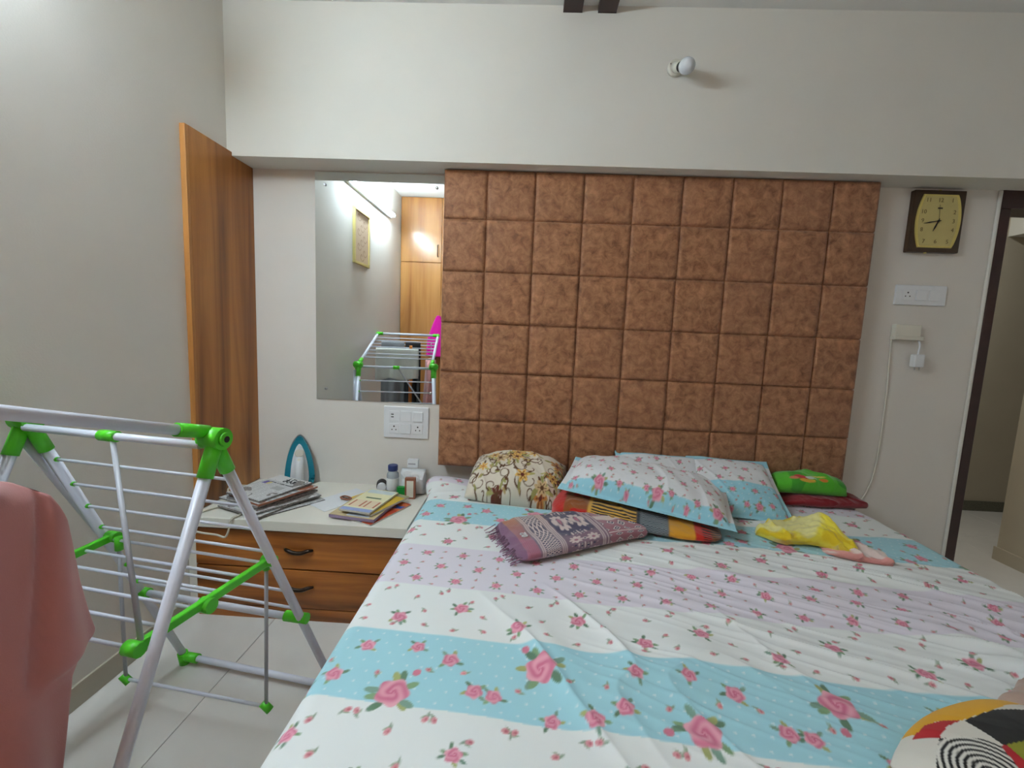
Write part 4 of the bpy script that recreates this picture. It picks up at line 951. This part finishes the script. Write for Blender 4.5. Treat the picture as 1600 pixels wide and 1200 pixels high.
# ------------------------------------------------------------------ clothes on the rack
def shirt():
    t = thing('pink_shirt', 'dusty pink short sleeved shirt hanging from the drying rack', 'shirt', RW(.245, .52, .0))
    nz_, nv_ = 70, 60
    def cloth(outline_fn, name, thick, seed, n=(60, 50)):
        """closed soft shell: section half width along v by height, given by outline_fn(z01)->(v0,v1,z)"""
        A = np.linspace(0, 2 * math.pi, n[0], endpoint=False); R_ = np.linspace(0, 1, n[1]); P = np.zeros((n[1], n[0], 3))
        for i, q in enumerate(R_):
            c0, c1 = outline_fn(q); c0 = np.array(c0); c1 = np.array(c1); mid = (c0 + c1) / 2; hv = (c1 - c0) / 2
            th = thick * (min(1, q * 9 + .12)) ** .6
            for j, a in enumerate(A):
                v, z = mid + hv * math.cos(a)
                fold = .010 * q * math.sin(v * 62 + seed + 2 * q) + .006 * math.sin(v * 31 - 5 * q + seed)
                u = math.sin(a) * th * (1 + .25 * math.sin(6 * a)) + fold
                P[i, j] = RW(.245 + u, v, z) - t.location
        me = grid_mesh(name, P, np.full((n[1], n[0], 3), lin((196, 134, 132))), wrap_v=True)
        bm = bmesh.new(); bm.from_mesh(me); bmesh.ops.recalc_face_normals(bm, faces=bm.faces); bm.to_mesh(me); bm.free()
        return link(name, me, M['knit'], t)
    C_ = .52
    ZT = [1.068, 1.062, 1.045, 1.022, .985, .93, .87, .80, .72, .672, .662, .648, .62, .56, .44, .36]
    VT = [.47, .445, .395, .345, .300, .280, .270, .260, .243, .232, .236, .268, .288, .296, .308, .312]
    cuts = np.concatenate([[0], np.cumsum(np.hypot(np.diff(ZT), np.diff(VT)))]); cuts /= cuts[-1]
    def body(q):
        z = float(np.interp(q, cuts, ZT)); v = float(np.interp(q, cuts, VT)); dz = .030 * max(0, min(1, (.70 - z) / .03)) * max(0, min(1, (z - .60) / .03))
        return (v, z), (2 * C_ - v, z)
    o = cloth(body, 'body', .042, 1., (160, 120))
    # armhole creases part the sleeves from the body
    me = o.data; co = np.zeros(len(me.vertices) * 3); me.vertices.foreach_get('co', co); co = co.reshape(-1, 3); base = np.array(t.location)
    lv = (co + base - np.array(RO)) @ np.array(RV); lz = co[:, 2] + base[2]; lu = (co + base - np.array(RO)) @ np.array(RU) - .245
    for sgn in (-1, 1):
        vv = lv if sgn < 0 else 2 * C_ - lv
        crease = .318 + (.985 - lz) * .13; dd = vv - crease; msk = np.clip((lz - .64) / .03, 0, 1) * np.clip((1.01 - lz) / .05, 0, 1)
        push = -.016 * np.exp(-(dd / .010) ** 2) * msk + .008 * np.exp(-((dd + .03) / .025) ** 2) * msk
        co += np.outer(np.sign(lu) * push, np.array(RU))
    me.vertices.foreach_set('co', co.reshape(-1)); me.update()
    # hanger hook
    h = tube('hanger_hook', spline([RW(.245, .52, 1.06), RW(.245, .52, 1.13), RW(.245, .53, 1.19), RW(.245, .50, 1.205), RW(.245, .485, 1.18)]), .003, M['steel'], None, 8); h.data.transform(Matrix.Translation(-t.location)); h.parent = t
    return t
shirt()
def draped(name, u0, u1, v, l1, l2, c, label, cat, seed, gap=.012):
    z0 = wz(v) + .006; prof = [(v - gap, z0 - l1 + l1 * k / 14) for k in range(15)] + [(v - gap * .6, z0 + .006), (v, z0 + .010), (v + gap * .6, z0 + .006)] + [(v + gap, z0 - l2 * k / 14) for k in range(15)]
    U_ = np.linspace(u0, u1, 36); P = np.zeros((len(prof), len(U_), 3))
    for i, (vv, z) in enumerate(prof):
        dep = max(0, z0 - z)
        for j, u in enumerate(U_):
            f = dep * .10 * math.sin(u * 42 + seed) + dep * .05 * math.sin(u * 75 + seed * 2)
            zz = z - (.012 * math.sin(u * 30 + seed) if i in (0, len(prof) - 1) else 0)
            sg = -1 if i < 15 else 1
            P[i, j] = RW(u, vv + sg * dep * .04 + f * .6, zz)
    me = grid_mesh(name, P, np.full((len(prof), len(U_), 3), lin(c))); o = link(name, me, M['knit']); md = o.modifiers.new('thickness', 'SOLIDIFY'); md.thickness = .003
    return tag(o, label, cat)
draped('cream_blouse', -.215, .150, .322, .26, .24, (206, 204, 196), 'cream blouse draped over a rod of the drying rack', 'blouse', 1.)
draped('grey_trousers', -.20, .005, .494, .58, .55, (136, 136, 140), 'grey trousers hung over the drying rack beside the black ones', 'trousers', 2.)
draped('black_trousers', .015, .150, .494, .60, .58, (28, 26, 28), 'black trousers hung over the drying rack', 'trousers', 3.)
draped('orange_scarf', .06, .085, .408, .52, .48, (190, 110, 40), 'narrow orange scarf hung over the drying rack', 'scarf', 4.)
# magenta cloth on the wardrobe
mc = thing('magenta_scarf', 'bright magenta scarf hanging from a hook on the wardrobe', 'scarf', (-.57, WY + .006, 1.2))
lathe('hook', [(.006, 0), (.006, .03), (.010, .034)], (-.57, WY, 1.485), (0, 1, 0), M['steel'], mc, 10)
n_ = (40, 30); A = np.linspace(0, 2 * math.pi, n_[1], endpoint=False); P = np.zeros((n_[0], n_[1], 3))
for i in range(n_[0]):
    q = i / (n_[0] - 1); w = .018 + .10 * min(1, q * 1.7) ** .8
    for j, a in enumerate(A):
        P[i, j] = (-.012 * q + w * math.cos(a), .035 + (.024 + .006 * q) * math.sin(a) + .012 * q * math.sin(8 * math.cos(a) + 3 * q), .295 - .46 * q)
link('cloth', grid_mesh('cloth', P, np.full(n_ + (3,), lin((226, 20, 160))), wrap_v=True), M['knit'], mc)
